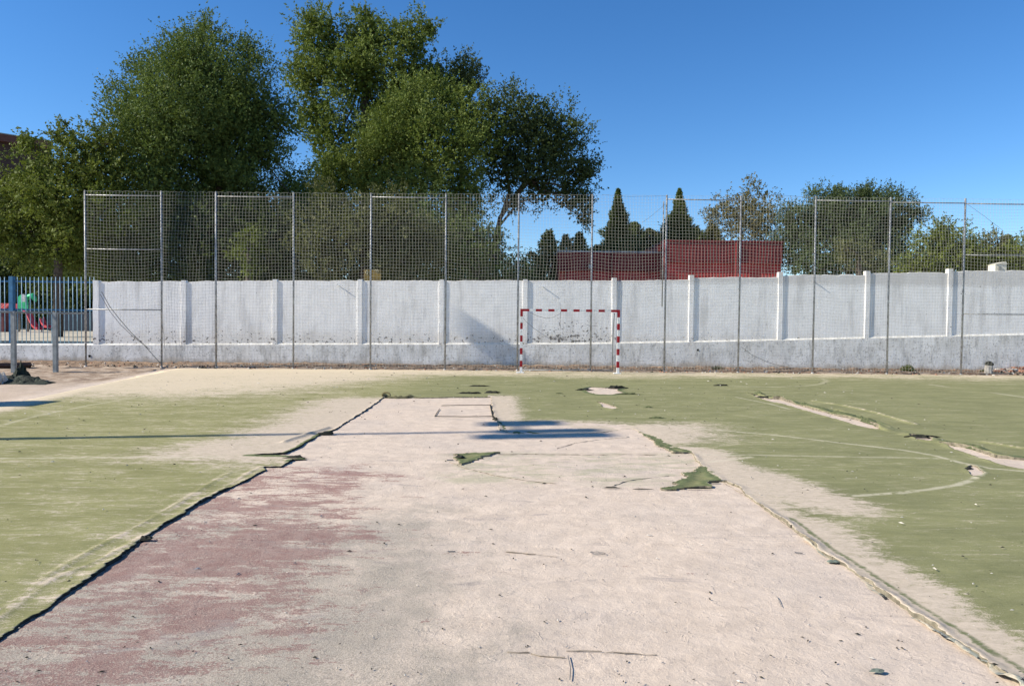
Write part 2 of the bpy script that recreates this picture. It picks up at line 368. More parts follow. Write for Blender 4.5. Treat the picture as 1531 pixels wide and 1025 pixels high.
# masks in court coordinates
edgeL = [(p[0], p[1]) for p in H_MAIN[:27]]
dL = pdist(X, Y, edgeL, False); left = X < -2.3
flapR = GP([(1168, 778), (1227, 825), (1299, 873), (1345, 907), (1423, 956), (1511, 1015), (1640, 1105)])
dR = pdist(X, Y, flapR, False)
soft = sstep(10.2, 10.6, Y)*sstep(13, 11.6, Y)*sstep(-.1, .15, X)*sstep(2.3, 1.9, X)
H = .010*(1-soft)+.004*fbm(X, Y, 3., 6.)
H += .009*np.exp(-(s0/.05)**2)*(1+.9*vn(X, Y, 5., 2.))*(1-soft)*(1-sstep(-7, -8, X)); H -= .006*sstep(.3, 0, s0)*sstep(-7, -8, X)
H += .010*np.exp(-((s0-.015)/.03)**2)*sstep(.5, .1, dR)*(.7+.5*vn(X, Y, 9., 3.))
W1 = GP([(-60, 955), (0, 926), (78, 868), (157, 835), (229, 796), (281, 763), (330, 733), (372, 708), (388, 700)])
W2 = GP([(-60, 930), (13, 908), (75, 860), (144, 820), (210, 786), (262, 757), (318, 722), (345, 707)])
W3 = GP([(1214, 600), (1260, 607), (1310, 618), (1367, 635)]); W4 = GP([(1250, 613), (1300, 628), (1330, 640)])
W5 = GP([(425, 662), (460, 650), (490, 641)]); W6 = GP([(1470, 662), (1531, 672), (1600, 680)])
d1 = pdist(X, Y, W1, False)+.02*vn(X, Y, 4., 8.); d2 = pdist(X, Y, W2, False)+.02*vn(X, Y, 4., 18.)
H += (.010*np.exp(-(d1/.022)**2)+.009*np.exp(-(d2/.024)**2))*(.7+.5*vn(X, Y, 3., 81.))
for w in (W3, W4, W5, W6): H += .028*np.exp(-((pdist(X, Y, w, False)+.03*vn(X, Y, 3., 8.))/.045)**2)
dS = pdist(X, Y, GP([(1129, 590), (1194, 604), (1273, 624), (1316, 640), (1364, 652), (1446, 669), (1488, 683), (1600, 690)]), False)
H += .05*np.exp(-(dS/.16)**2)*np.exp(-(s0/.18)**2)*(.6+.5*vn(X, Y, 3.5, 4.))*(X > 5.9)
H -= .006*(isl > 0); H += .012*np.exp(-(isl-.05)**2/.003)*(isl > 0)*(.5+.8*vn(X, Y, 8., 3.))
Zt = H
# sand cover
far_y = sstep(20.5, 23.5, Y+1.3*fbm(X, Y, .35, 2.))*(.55+.25*sstep(0, -4, X))
leftfar = sstep(-2.5, -8.5, X+(Y-16)*-.55)*sstep(13.2, 17.5, Y+.22*(X+9)+.9*fbm(X, Y, .5, 44.))*.66
leftfar = np.maximum(leftfar, sstep(.9, 0., X-sl)*.9)
ed = sstep(1.15, .1, s0+.12*fbm(X, Y, 1.3, 9.))*.0
near_left = sstep(.55, .05, dL)*.22*sstep(9.5, 6.5, Y) + sstep(2.0, .2, dL)*.85*sstep(7.6, 9.2, Y)*(X < -2.2)*sstep(16.5, 14.5, Y)
ctr = sstep(.0, 1.4, 12.6-Y+.5*fbm(X, Y, .9, 5.))*sstep(-.3, .0, X)*sstep(4.2, 2.0, X+(Y-11)*-.2)*sstep(9.2, 10.4, Y)
ctr = np.maximum(ctr, sstep(.8, .1, np.abs(X+.1))*sstep(17, 15.5, Y)*sstep(11, 12, Y)*(X > -.3)*.9)
right_e = sstep(.68, .1, pdist(X, Y, [p for p in H_MAIN[36:53]], False)+.25*fbm(X, Y, .9, 55.))*sstep(10.5, 9.0, Y)*(X > 1.)
right_e = np.maximum(right_e, .85*sstep(.7, .1, pdist(X, Y, GP([(1080, 700), (1140, 720), (1200, 740), (1240, 755)]), False)))
sand = np.maximum.reduce([far_y, leftfar, near_left, ctr, right_e])+.10+.10*fbm(X, Y, .5, 77.)+.15*sstep(-1, -4, X)
sand += (.32*np.exp(-(d1/.018)**2)+.25*np.exp(-((d2-.02)/.02)**2))*(.7+.6*vn(X, Y, 4., 83.))
for w in (W3, W6): sand += .45*np.exp(-((pdist(X, Y, w, False)+.03*vn(X, Y, 3., 8.))/.04)**2)
sand = np.where(isl > 0, .10+.7*sstep(.07, .0, isl)*(.5+vn(X, Y, 6., 5.)), sand)
fresh = np.where(isl > 0, .45+.25*sstep(.12, .02, isl), 0.)
fresh = np.maximum(fresh, .8*np.exp(-(dS/.22)**2)*sstep(-.06, .06, X-np.interp(Y, [8, 9, 11, 16], [6.35, 6.25, 6.12, 5.95])))
fresh = np.maximum(fresh, .75*sstep(.12, .02, s0)*(X < -2)*(Y > 8.3)*(Y < 10.8))
fresh = np.maximum(fresh, .8*sstep(.25, .02, pdist(X, Y, HOLES[0]))*sstep(.3, .05, s0))
fresh = np.maximum(fresh, .6*sstep(.10, .01, dR-.09)*sstep(.05, .10, s0)*sstep(.22, .12, s0))
yellow = np.clip(sstep(-1., -3.5, X)*.75+far_y*.5, 0, 1)
LINES = [GP(l) for l in (
    [(985, 637), (1040, 641), (1150, 650), (1250, 662), (1350, 673.5), (1400, 682.5), (1430, 690.5), (1458, 700), (1469, 708), (1455, 718), (1430, 726), (1390, 732.5), (1340, 738), (1280, 742)],
    [(1042, 680), (1150, 681.5), (1400, 686)], [(1040, 694), (1125, 684)],
    [(1432, 692), (1480, 701), (1531, 705.5), (1600, 712)],
    [(1095, 578), (1150, 579), (1200, 577.5), (1226, 574.5), (1236, 570.5), (1230, 566)],
    [(1390, 575), (1450, 583), (1531, 594), (1600, 604)], [(1100, 594), (1150, 604), (1180, 612)],
    [(-60, 688), (0, 686), (140, 685), (330, 684)], [(-60, 652), (0, 637), (60, 621), (140, 605), (220, 592)],
    [(690, 576), (735, 577)], [(785, 563), (1000, 564), (1250, 568), (1531, 575)])]
paint = np.zeros(X.shape)
for k, l in enumerate(LINES):
    w = .028 if k != 1 else .022
    paint = np.maximum(paint, sstep(w+.022, w-.008, pdist(X, Y, l, False)+.008*vn(X, Y, 9., k*3.))*(.95 if k in (0, 3, 4) else .75))
ny = X.shape[1]; ci, cj = np.nonzero(c); a = ci*ny+cj
Q = np.stack([a, a+ny, a+ny+1, a+1], 1)
used = np.unique(Q); rm = np.full(X.size, -1); rm[used] = np.arange(len(used)); Q = rm[Q]
V = np.stack([Xs.ravel()[used], Ys.ravel()[used], Zt.ravel()[used]], 1)
E = np.concatenate([Q[:, [0, 1]], Q[:, [1, 2]], Q[:, [2, 3]], Q[:, [3, 0]]])
key = np.sort(E, 1); key = key[:, 0].astype(np.int64)*len(V)+key[:, 1]
_, first, cnt = np.unique(key, return_index=True, return_counts=True); B = E[first[cnt == 1]]
bv = np.unique(B); bm_ = np.full(len(V), -1); bm_[bv] = np.arange(len(bv))+len(V)
VB = V[bv].copy(); VB[:, 2] = -.012
side = np.where(V[B[:, 0], 0] > -1.8, 2, 1)  # right-hand skirts get paler sandy backing, their sunlit look put into the colour
Qs = np.stack([B[:, 1], B[:, 0], bm_[B[:, 0]], bm_[B[:, 1]]], 1)
nV = len(V); VA = np.concatenate([V, VB])
def at(arr): q = arr.ravel()[used]; return np.concatenate([q, q[bv]])
turf = npmesh('turf', VA, np.concatenate([Q, Qs]), [M_TURF, M_BACK, mat_plain('sunlit_sandy_backing', (.24, .21, .15), .9, 0, .5, 14)], smooth=False,
    attrs=dict(sand=at(sand), fresh=at(fresh), yellow=at(yellow), cream=at(np.clip(np.maximum(far_y, leftfar), 0, 1)), paint=at(paint)), mi=np.concatenate([np.zeros(len(Q)), side]))
sm = np.concatenate([np.ones(len(Q), bool), np.zeros(len(Qs), bool)]); turf.data.polygons.foreach_set('use_smooth', sm)
struct(turf)
# --- frayed dark fringe and curled pale flaps along the torn edges
def ribbon(name, line, prof, width, mat, step=.02, seed=1, zj=.3, gaps=True):
    pts = [np.array(p) for p in line]; S = []; 
    for i in range(len(pts)-1):
        L = np.linalg.norm(pts[i+1]-pts[i]); n = max(1, int(L/step))
        S += [pts[i]+(pts[i+1]-pts[i])*k/n for k in range(n)]
    S.append(pts[-1]); S = np.array(S); T = np.gradient(S, axis=0); T /= np.linalg.norm(T, axis=1)[:, None]+1e-9
    N = np.stack([-T[:, 1], T[:, 0]], 1); s = np.arange(len(S))*step
    V = []; k = len(prof)
    wv = width*(1+.75*vn(s, s*0, 3., seed)+.45*vn(s, s*0, 14., seed+5)); zv = 1+zj*vn(s, s*0, 5., seed+9)+zj*.8*vn(s, s*0, 20., seed+3)
    if gaps:
        gm = np.clip(.55+1.5*vn(s, s*0, .8, seed+6)+.6*vn(s, s*0, 3., seed+7), 0, 1.25); wv = wv*(.25+.75*gm); zv = zv*gm
    off = .020*vn(s, s*0, 2.5, seed+2)+.008*vn(s, s*0, 20., seed+4)
    for i in range(len(S)):
        for u, z in prof: q = S[i]+N[i]*(u*wv[i]+off[i]); V.append((q[0], q[1], max(.001, z*zv[i])))
    return npmesh(name, V, quads(len(S), k), mat, smooth=True)
def mat_flap():
    m = MT('curled_backing'); n = m.noise(9, 5, .6, dist=.6); f = m.noise(60, 3)
    c = m.mix(m.ramp(f, .3, .7), (.40, .35, .25), (.55, .48, .36))
    c = m.mix(m.ramp(n, .46, .53), c, (.24, .25, .21)); c = m.mix(m.ramp(n, .57, .60), c, (.03, .03, .03))
    return m.fin(c, .8, 0, m.math('ADD', n, m.math('MULTIPLY', f, .3)), .6, .02)
M_FLAP = mat_flap(); M_SCRAP = mat_plain('scrap_green', (.11, .125, .055), .95, 0, .6, 20)
o = ribbon('curled_turf_edge', GP([(1205, 808), (1227, 826), (1299, 874), (1345, 908), (1423, 957), (1511, 1016), (1600, 1076)]),
    [(-1.2, .002), (-.75, .013), (-.45, .009), (-.1, .018), (.35, .024), (.7, .025), (1.0, .02)], -.030, M_FLAP, .010, 3, .55)
tag(o, 'pale curled strip of torn turf backing along the right edge of the sandy lane', 'torn turf edge')
o = ribbon('frayed_turf_edge', GP([(-120, 1040), (0, 955), (60, 918), (130, 868), (185, 830), (215, 806), (260, 778), (300, 752), (340, 732), (364, 722), (395, 705)]),
    [(-.9, .002), (-.2, .010), (.4, .016), (1., .013)], .011, M_BACK, .012, 11, .6)
_o = o
for k_, (l_, lab_) in enumerate((([(1129, 589.5), (1168, 596.5), (1194, 604.5), (1243, 618), (1273, 625), (1309, 635), (1318, 642)], 'thin dark green lifted edge along the far part of the right seam'),
        ([(1403, 661.5), (1446, 668.5), (1488, 682.5), (1531, 687), (1600, 690.5)], 'dark green lifted edge of the right seam at the picture border'))):
    o = ribbon('lifted_seam_edge', GP(l_), [(-1., .006), (-.3, .03), (.4, .045), (1.6, .03), (2.8, .014)], .045, M_SCRAP, .03, 31+k_, .5); tag(o, lab_, 'torn turf edge')
o = _o
tag(o, 'black frayed turf edge along the left side of the sandy lane', 'torn turf edge')
o = ribbon('lifted_turf_edge', GP([(573, 595), (610, 594.6), (640, 595), (665, 595.5), (700, 594), (734, 594)]),
    [(-1.3, .002), (-1.1, .03), (-.4, .05), (.3, .035), (.9, .01)], .055, mat_plain('brown_roll', (.13, .12, .06), .9, 0, .7, 6), .03, 21, .5)
tag(o, 'long low roll of turf lifted at the far end of the sandy lane', 'torn turf edge')
mb = MB(); c0 = G(577, 594); mb.tube([c0+np.array((.085*math.cos(t), .02*t, .05+.055*math.sin(t))) for t in np.linspace(-1.2, 4.2, 14)], .02, 6)
tag(mb.build('turf_loop', mat_plain('brown_loop', (.20, .17, .08), .9)), 'small curled loop of turf at the far left corner of the sandy lane', 'turf scrap')
# loose scraps, raised crumbs
def scrap(px, py, w, d, h, label, mat, seed, name='turf_scrap', cat='turf scrap', rot=0.):
    c0 = G(px, py); n = 17 if w > .3 else 9; rr = random.Random(seed); V = []; m = MB()
    for ring, (f, z) in enumerate(((1., .0), (.92, .35), (.55, .8+rr.random()*.3))):
        for k in range(n):
            a = 2*PI*k/n; q = f*((.3+.95*rr.random()) if n > 9 else (.65+.6*rr.random())); x = w/2*q*math.cos(a); y = d/2*q*math.sin(a)
            V.append((c0[0]+x*math.cos(rot)-y*math.sin(rot), c0[1]+x*math.sin(rot)+y*math.cos(rot), .012+h*z*(.6+.8*rr.random())))
    V.append((c0[0], c0[1], .012+h)); fs = [(r*n+k, r*n+(k+1) % n, (r+1)*n+(k+1) % n, (r+1)*n+k) for r in range(2) for k in range(n)]
    fs += [(2*n+k, 2*n+(k+1) % n, 3*n) for k in range(n)]
    m.add(V, fs); return tag(m.build(name, mat), label, cat)
M_SCRAPD = mat_plain('scrap_dark', (.035, .035, .025), .95, 0, .5, 20)
M_SCRAPG = mat_plain('scrap_greygreen', (.17, .20, .16), .95, 0, .5, 25)
SCR = [(1311, 1006, .09, .06, .012, 'grey green turf scrap lying near the bottom right of the sand', M_SCRAPG),
  (1246, 842, .10, .09, .02, 'grey green scrap in the gap beside the curled turf edge', M_SCRAPG),
  (488, 650, .32, .22, .06, 'dark turf clump on the left edge of the lane by the long shadow', M_SCRAPD),
  (441, 686, .30, .10, .05, 'pointed dark turf tuft sticking into the lane at left', M_SCRAPD),
  (218, 808, .13, .10, .035, 'dark ragged clump on the left torn edge', M_SCRAPD),
  (982, 626, .38, .16, .05, 'dark turf tuft alone on the green right of the shadow', M_SCRAP),
  (970, 610, .26, .14, .04, 'small brown tuft on the green behind the dark tuft', M_SCRAP),
  (836, 589, .22, .12, .04, 'tiny tuft on the green left of the far torn hole', M_SCRAP),
  (922, 581, .75, .35, .10, 'dark ragged flap at the right end of the far torn hole', M_SCRAPD),
  (874, 584, .55, .25, .07, 'dark ragged flap at the left end of the far torn hole', M_SCRAPD),
  (940, 590, .9, .14, .05, 'long thin strip of turf in front of the far torn hole', M_SCRAP),
  (736, 588, .5, .25, .07, 'ragged turf pieces at the far right corner of the lane', M_SCRAPD),
  (700, 589, .9, .16, .05, 'thin dark turf strip behind the lifted roll', M_SCRAPD),
  (718, 578, .7, .16, .05, 'thin dark crack of turf nearest the goal left post', M_SCRAPD),
  (741, 628, .16, .20, .05, 'little dark curl of turf beside the far shadow', M_SCRAPD),
  (688, 685, .14, .16, .045, 'dark curled tip of the small green patch', M_SCRAPD),
  (1066, 723, .16, .05, .03, 'dark folded corner of the torn green patch on the lane', M_SCRAPD),
  (1040, 732, .34, .035, .03, 'dark underside edge of the torn green patch', M_SCRAPD),
  (1142, 595, .5, .2, .05, 'dark crumbs at the far end of the right seam', M_SCRAPD),
  (1078, 577, .7, .2, .05, 'dark crumbs on the cross seam behind the right field', M_SCRAPD),
  (1380, 655, .7, .12, .05, 'dark flap across the middle of the right seam', M_SCRAPD),
  (1448, 702, .14, .08, .03, 'dark crumb at the tip of the curved line', M_SCRAPD),
  (916, 731, .22, .03, .02, 'thin dark curl of fibre left of the torn green patch', M_SCRAPD),
  (960, 733, .30, .02, .015, 'thin dark fibre streak in front of the torn green patch', M_SCRAPD)]
for i, (px, py, w, d, h, lab, mt) in enumerate(SCR): f_ = .75 if py < 640 else .85; scrap(px, py, w*f_, d*f_*.7, h*.6, lab, mt, 50+i)
# outline of a small square patch of floor
mb = MB()
for q in ([(650, 623), (690, 623.5), (736, 623)], [(650, 623), (657, 612)], [(660, 607), (700, 606), (733, 606)], [(733, 606), (737, 624)]):
    pts = [G(*p)+np.array((0, 0, .012)) for p in q]; mb.tube(pts, .006 if q[0][0] < 730 else .014, 5)
tag(mb.build('patch_outline', M_SCRAPD), 'thin dark outline of a square patch at the far end of the sandy lane', 'floor patch')
# twigs and small litter
def twig(pts, r, lab):
    m = MB(); m.tube([G(*p)+np.array((0, 0, .008)) for p in pts], r, 5); tag(m.build('twig', M_CORD), lab, 'twig')
twig([(882, 826.5), (890, 829), (904, 829.5), (905, 828), (893, 826), (882, 826.5)], .0022, 'thin looped twig lying on the sand in the middle of the lane')
twig([(669, 825.5), (681, 825.3)], .004, 'short dark twig left of the looped twig')
twig([(1188, 827), (1200, 828)], .004, 'short twig beside the right torn edge')
twig([(668, 688.5), (678, 688.5)], .008, 'short dark stick left of the small green patch')
twig([(849, 982), (853, 1000), (852, 1018)], .0022, 'thin dark rod standing in for a crack at the bottom of the sandy lane')  # raised dark rod that stands for a crack in the floor
twig([(1161, 893), (1164, 897), (1168, 908)], .0018, 'bent dark twig right of the lane middle')
M_JOINT = mat_plain('joint_dirt', (.30, .25, .19), .95, 0, .5, 12)
mb = MB(); rj = random.Random(4)
for l_ in ([(745, 679.5), (800, 679), (870, 680), (930, 679.5), (985, 680)], [(672, 691), (700, 701), (740, 711), (790, 719), (830, 723)], [(913, 728), (935, 720), (960, 716), (1000, 712)], [(1079, 720), (1120, 744), (1168, 779), (1226, 823)],
    [(833, 671), (860, 662), (900, 657), (940, 654)], [(760, 975), (790, 978), (845, 984)], [(846, 972), (900, 975), (980, 979)], [(757, 825), (800, 829), (835, 833)]):
    P_ = [G(*p) for p in l_]; i_ = 0
    for a_, b_ in zip(P_[:-1], P_[1:]):
        n_ = max(2, int(np.linalg.norm(b_-a_)/.05)); pts = [a_+(b_-a_)*k/n_+np.array((rj.gauss(0, .006), rj.gauss(0, .006), .004)) for k in range(n_+1)]
        mb.tube(pts, [.0045*rj.random()+.0008 for _ in pts], 4)
struct(mb.build('floor_joints', M_JOINT))
# many grains, crumbs and fibres
n = 5200; cx = RNG.uniform(-9, 9, n); cy = 3.2+20*RNG.random(n)**2.2; sz = (.0008+.0035*RNG.random(n)**5)*(1+cy*.12)
V = []; Q3 = []
ang = RNG.uniform(0, PI, n); el = RNG.uniform(1, 4, n)
for i in range(n):
    b = len(V); ca, sa = math.cos(ang[i]), math.sin(ang[i]); zt = .027 if (abs(cx[i]+.1) > 2.3 or cy[i] > 11) else .006
    for (u, w) in ((-el[i], 0), (0, -1), (el[i], 0), (0, 1)): V.append((cx[i]+sz[i]*(u*ca-w*sa), cy[i]+sz[i]*(u*sa+w*ca), zt))
    V.append((cx[i], cy[i], zt+sz[i]*1.3)); Q3 += [(b, b+1, b+4), (b+1, b+2, b+4), (b+2, b+3, b+4), (b+3, b, b+4)]
struct(npmesh('litter', V, Q3, [M_SCRAPD, M_STONE], mi=np.repeat((RNG.random(n) > .62).astype(int), 4)), 'stuff')['label'] = 'tiny dark crumbs and fibres scattered over the field'
# ------------------------------------------------------------------ raised ground behind the wall
mb = MB(); mb.box(-150, 150, 26.9, 400, -.4, .78); struct(mb.build('far_ground', mat_plain('pale_playground_sand', (.50, .45, .36), .95, 0, .3, .6)))
# ------------------------------------------------------------------ boundary wall
WY = 26.44
wall = empty('boundary_wall', (0, WY, 0), 'long white painted brick wall on a stained grey concrete plinth behind the goal', 'wall')
tops = [(147, 421), (277, 421), (413, 420), (540, 419.5), (662, 419.5), (787, 419.5), (920, 419.8), (1035, 415.5), (1168, 412), (1298, 408.5), (1421, 405.5), (1560, 403.5), (1700, 401)]
pil_top = [420, 420, 418.5, 418.5, 418.5, 418.5, 416, 412, 407.5, 406, 402.5, 401, 400]
ledge = lambda px: float(np.interp(px, [-200, 0, 870, 1090, 1531, 1800], [516.5, 516, 514.5, 510.5, 500.5, 494]))
xw = lambda px: P(px, 480, WY)[0]
# plinth as profile sweep: front face, chamfered ledge
sx = np.linspace(-200, 1800, 120); V = []
for px in sx:
    p = P(px, ledge(px), 26.40); x = p[0]; zl = p[2]
    V += [(x, 26.40, -.3), (x, 26.40, zl), (x, 26.435, zl+.055), (x, 26.95, zl+.06), (x, 26.95, -.3)]
V = np.array(V); V[:, 1] += np.tile([0, .004, 0, 0, 0], 120)*np.repeat(RNG.uniform(-1, 1, 120), 5)
q = quads(120, 5); mi = np.tile([0, 1, 1, 0], 119)
npmesh('plinth', V, q[:, ::-1], [M_PLINTH, M_COPE], wall, mi=mi)
for i in range(len(tops)-1):
    (p0, y0), (p1, y1) = tops[i], tops[i+1]; x0, x1 = xw(p0), xw(p1)-.0; n = 26; V = []
    for k in range(n+1):
        t = k/n; x = x0+(x1-x0)*t; zt = P(p0+(p1-p0)*t, y0+(P(p1, y0, WY)[0]-P(p1, y0, WY)[0])+0, WY)[2]*(1-t)+P(p1, y0+(y1-y0)*.35 if i >= 6 else y1, WY)[2]*t
        zt += .018*vn(x, 0, 2.5, i*3.)+.014*vn(x, 0, 11., i*7.)
        zb = P(p0+(p1-p0)*t, ledge(p0+(p1-p0)*t), WY)[2]-.05
        V += [(x, WY, zb), (x, WY, zt-.012), (x, WY+.014, zt), (x, WY+.15, zt), (x, WY+.15, zb)]
    q = quads(n+1, 5)
    o = npmesh('wall_panel', V, q[:, ::-1], [M_WALL, M_COPE], wall, mi=np.tile([0, 1, 1, 0], n))
for i, (p0, _) in enumerate(tops):
    x = xw(p0); zt = P(p0, pil_top[i], WY)[2]+.02; zb = P(p0, ledge(p0), WY)[2]-.02
    w0 = .13 if i else .17
    mb = MB(); n = 14
    for k in range(n):   # slightly uneven sides
        z0 = zb+(zt-zb)*k/n; z1 = zb+(zt-zb)*(k+1)/n
        j0 = .008*vn(z0, 0, 3., i*5.); j1 = .008*vn(z1, 0, 3., i*5.)
        xl, xr, yf, yb = x-w0, x+.03, WY-.034, WY+.17
        mb.add([(xl+j0, yf+j0*.4, z0), (xr+j0, yf+j0*.4, z0), (xr+j1, yf+j1*.4, z1), (xl+j1, yf+j1*.4, z1), (xl+j0, yb, z0), (xr+j0, yb, z0), (xr+j1, yb, z1), (xl+j1, yb, z1)],
            [(0, 1, 2, 3), (1, 5, 6, 2), (4, 0, 3, 7), (5, 4, 7, 6)]+([(3, 2, 6, 7)] if k == n-1 else []))
    mb.build('pilaster', M_WALL, wall)
for (px, py, r) in ((134, 532, .045), (191.5, 540, .03), (1043.5, 523, .038)):
    c0 = P(px, py, 26.40); mb = MB(); mb.tube([c0+np.array((0, -.012, 0)), c0+np.array((0, .0, 0))], [r, r*1.05], 12); mb.build('drain_hole', M_DARK, wall)  # solid near-black discs, shade inside the holes put into the colour
for px, py, lab in ((506, 426.5, 'leftmost small metal hook sticking out of the white wall, with a slanting shadow'), (812, 429, 'small metal hook on the white wall above the goal'), (1217, 421, 'small white hook on the wall beside the tall post at right')):
    c0 = P(px, py, WY); h = empty('wall_hook', c0, lab, 'hook', 'metal hooks on the white wall')
    MB().tube([c0+np.array((0, .01, 0)), c0+np.array((0, -.10, 0))], .017, 8).build('rod', M_WHITE, h)
    MB().tube([c0+np.array((-.06, -.035, .02)), c0+np.array((.06, -.035, -.02))], .011, 8).build('cross_rod', M_WHITE, h)
# dirt bank and debris by the wall foot
mb = MB(); V = []; xx = np.arange(-20, 22, .06)
for x in xx:
    for u in np.linspace(0, 1, 9): 
        y = 24.85+u*1.52; z = max(-.01, (.05+.10*u+.06*float(fbm(x, y, 1.1, 60.))+.05*float(vn(x, y, 7., 61.)))*min(1, u*5)) if u > 0 else -.01
        V.append((x, y+.1*float(vn(x, u, 2., 62.))*(1-u), z*.75))
struct(npmesh('dirt_bank', V, quads(len(xx), 9), M_DIRT, smooth=True)); 
n = 1500; V = []; Fq = []
for i in range(n):
    x = RNG.uniform(-19, 20); y = RNG.uniform(24.5, 26.3); s = RNG.uniform(.012, .05); a = RNG.uniform(0, PI); b = len(V)
    if x > 17.2: s *= 1.8
    z0 = .04+.05*(y-24.8)/1.5 if y > 24.9 else .02
    for k in range(4): V.append((x+s*math.cos(a+k*PI/2)*(1+.5*(k % 2)), y+s*math.sin(a+k*PI/2), z0-.02))
    V.append((x, y, z0+s*.8)); Fq += [(b+k, b+(k+1) % 4, b+4) for k in range(4)]
o = npmesh('debris', V, Fq, [M_STONE, M_BRICKBIT, M_SCRAPD, M_DIRT], mi=np.repeat(RNG.choice([0, 1, 2, 3], n, p=[.22, .18, .3, .3]), 4)); struct(o, 'stuff')['label'] = 'small stones, twigs and crumbs at the foot of the wall'
# brick rubble heap bottom right by the wall, stump
n = 90; V = []; mb = MB()
for i in range(n):
    x = 17.3+2.6*RNG.random()**.8; y = 25.3+RNG.random()*1.0; h = .06+.32*max(0, (x-17.2)/2.6)*RNG.random(); s = RNG.uniform(.04, .10)
    a = RNG.uniform(0, PI); t = RNG.uniform(-.5, .5); M = Matrix.Translation((x, y, h)) @ Matrix.Rotation(a, 4, 'Z') @ Matrix.Rotation(t, 4, 'X')
    vs = [(M @ Vector((sx_*s*1.2, sy_*s*.7, sz_*s*.45)))[:] for sx_ in (-1, 1) for sy_ in (-1, 1) for sz_ in (-1, 1)]
    mb.add(vs, [(0,1,3,2),(4,6,7,5),(0,4,5,1),(2,3,7,6),(0,2,6,4),(1,5,7,3)], int(RNG.integers(0, 3) == 0))
mb.build('brick_rubble', [M_BRICKBIT, M_STONE]); o = bpy.data.objects['brick_rubble']; struct(o, 'stuff')['label'] = 'heap of broken bricks at the right end of the wall foot'
c0 = P(1477.5, 560, 25.2); c0[2] = 0; st = empty('stone_stump', c0, 'short pale concrete stump with a dark top at the wall foot far right', 'stump')
MB().tube([c0, c0+np.array((0, 0, .15)), c0+np.array((.01, 0, .27)), c0+np.array((.02, 0, .33))], [.13, .12, .125, .11], 9).build('base', M_STONE, st)
MB().tube([c0+np.array((.02, 0, .32)), c0+np.array((.025, 0, .38)), c0+np.array((.03, 0, .42)), c0+np.array((.035, 0, .47))], [.13, .145, .10, .04], 8).build('broken_top', M_SCRAPD, st)
# ------------------------------------------------------------------ ball-stop fence
FY = 24.8
fence = empty('ball_stop_fence', (0, FY, 0), 'tall ball stop fence of steel posts carrying square mesh netting behind the goal', 'fence')
posts = [(127, 285), (241, 286), (323, 287), (439, 288), (555, 289), (667, 289.5), (776, 290), (886, 291), (997, 292), (1108, 293), (1220, 294), (1332, 295.5), (1443.5, 297), (1556, 298.5)]
PX = []
for i, (px, py) in enumerate(posts):
    top = P(px, py, FY); x = top[0]; PX.append((x, top[2])); r = .031 if i not in (2,) else .036
    mb = MB(); mb.tube([(x, FY, -.05), (x+RNG.uniform(-.01, .01), FY, top[2]*.5), (x, FY, top[2])], r, 10)
    mb.tube([(x, FY, top[2]-.01), (x, FY, top[2]+.015)], [r*1.15, r*.6], 10)
    mb.tube([(x, FY, 0), (x, FY, .05)], [r*2.2, r*1.2], 10)
    for z in np.linspace(.4, top[2]-.3, 14): mb.tube([(x, FY, z), (x, FY, z+.02)], r*1.25, 8)   # tie rings
    mb.build('post', M_GALV, fence, True)
x8 = PX[8][0]; MB().tube([(x8-.1, FY+.02, 2.2), (x8-.1, FY+.02, PX[8][1]-.2)], .02, 8).build('side_pipe', M_GALV, fence, True)
def rail(i, j, py, r=.019, cut=0.):
    (a, _), (b, _) = posts[i], posts[j]; z = P(a, py, FY)[2]; xa, xb = PX[i][0]+.03, PX[j][0]-.03-cut
    MB().tube([(xa, FY-.01, z), ((xa+xb)/2, FY-.01, z-.004), (xb, FY-.01, z)], r, 8).build('rail', M_GALV, fence, True)
for a in ((0, 1, 291.5), (0, 1, 372), (0, 1, 462), (2, 3, 293.5), (4, 5, 294.5), (8, 9, 298), (10, 11, 299.5), (11, 12, 302.5), (12, 13, 304.5), (12, 13, 381), (12, 13, 469)): rail(*a)
def strand(pts, r=.005): MB().tube([P(a, b, FY-.02) for a, b in pts], r, 5).build('loose_cord', M_CORD, fence)
strand([(1446, 305), (1470, 322), (1500, 345)]); strand([(995, 305), (975, 322), (960, 333)]); strand([(900, 291), (940, 294), (997, 293)], .004)
strand([(1110, 296), (1160, 291), (1220, 296)], .004); strand([(1108, 518), (1125, 531), (1150, 542), (1175, 549)], .008)
strand([(152, 436), (164, 458), (178, 476), (196, 497), (215, 515), (240, 543)], .012); strand([(150, 440), (164, 465), (180, 485), (199, 503), (224, 522)], .009)
strand([(242, 480), (245, 500), (246, 520)], .006)
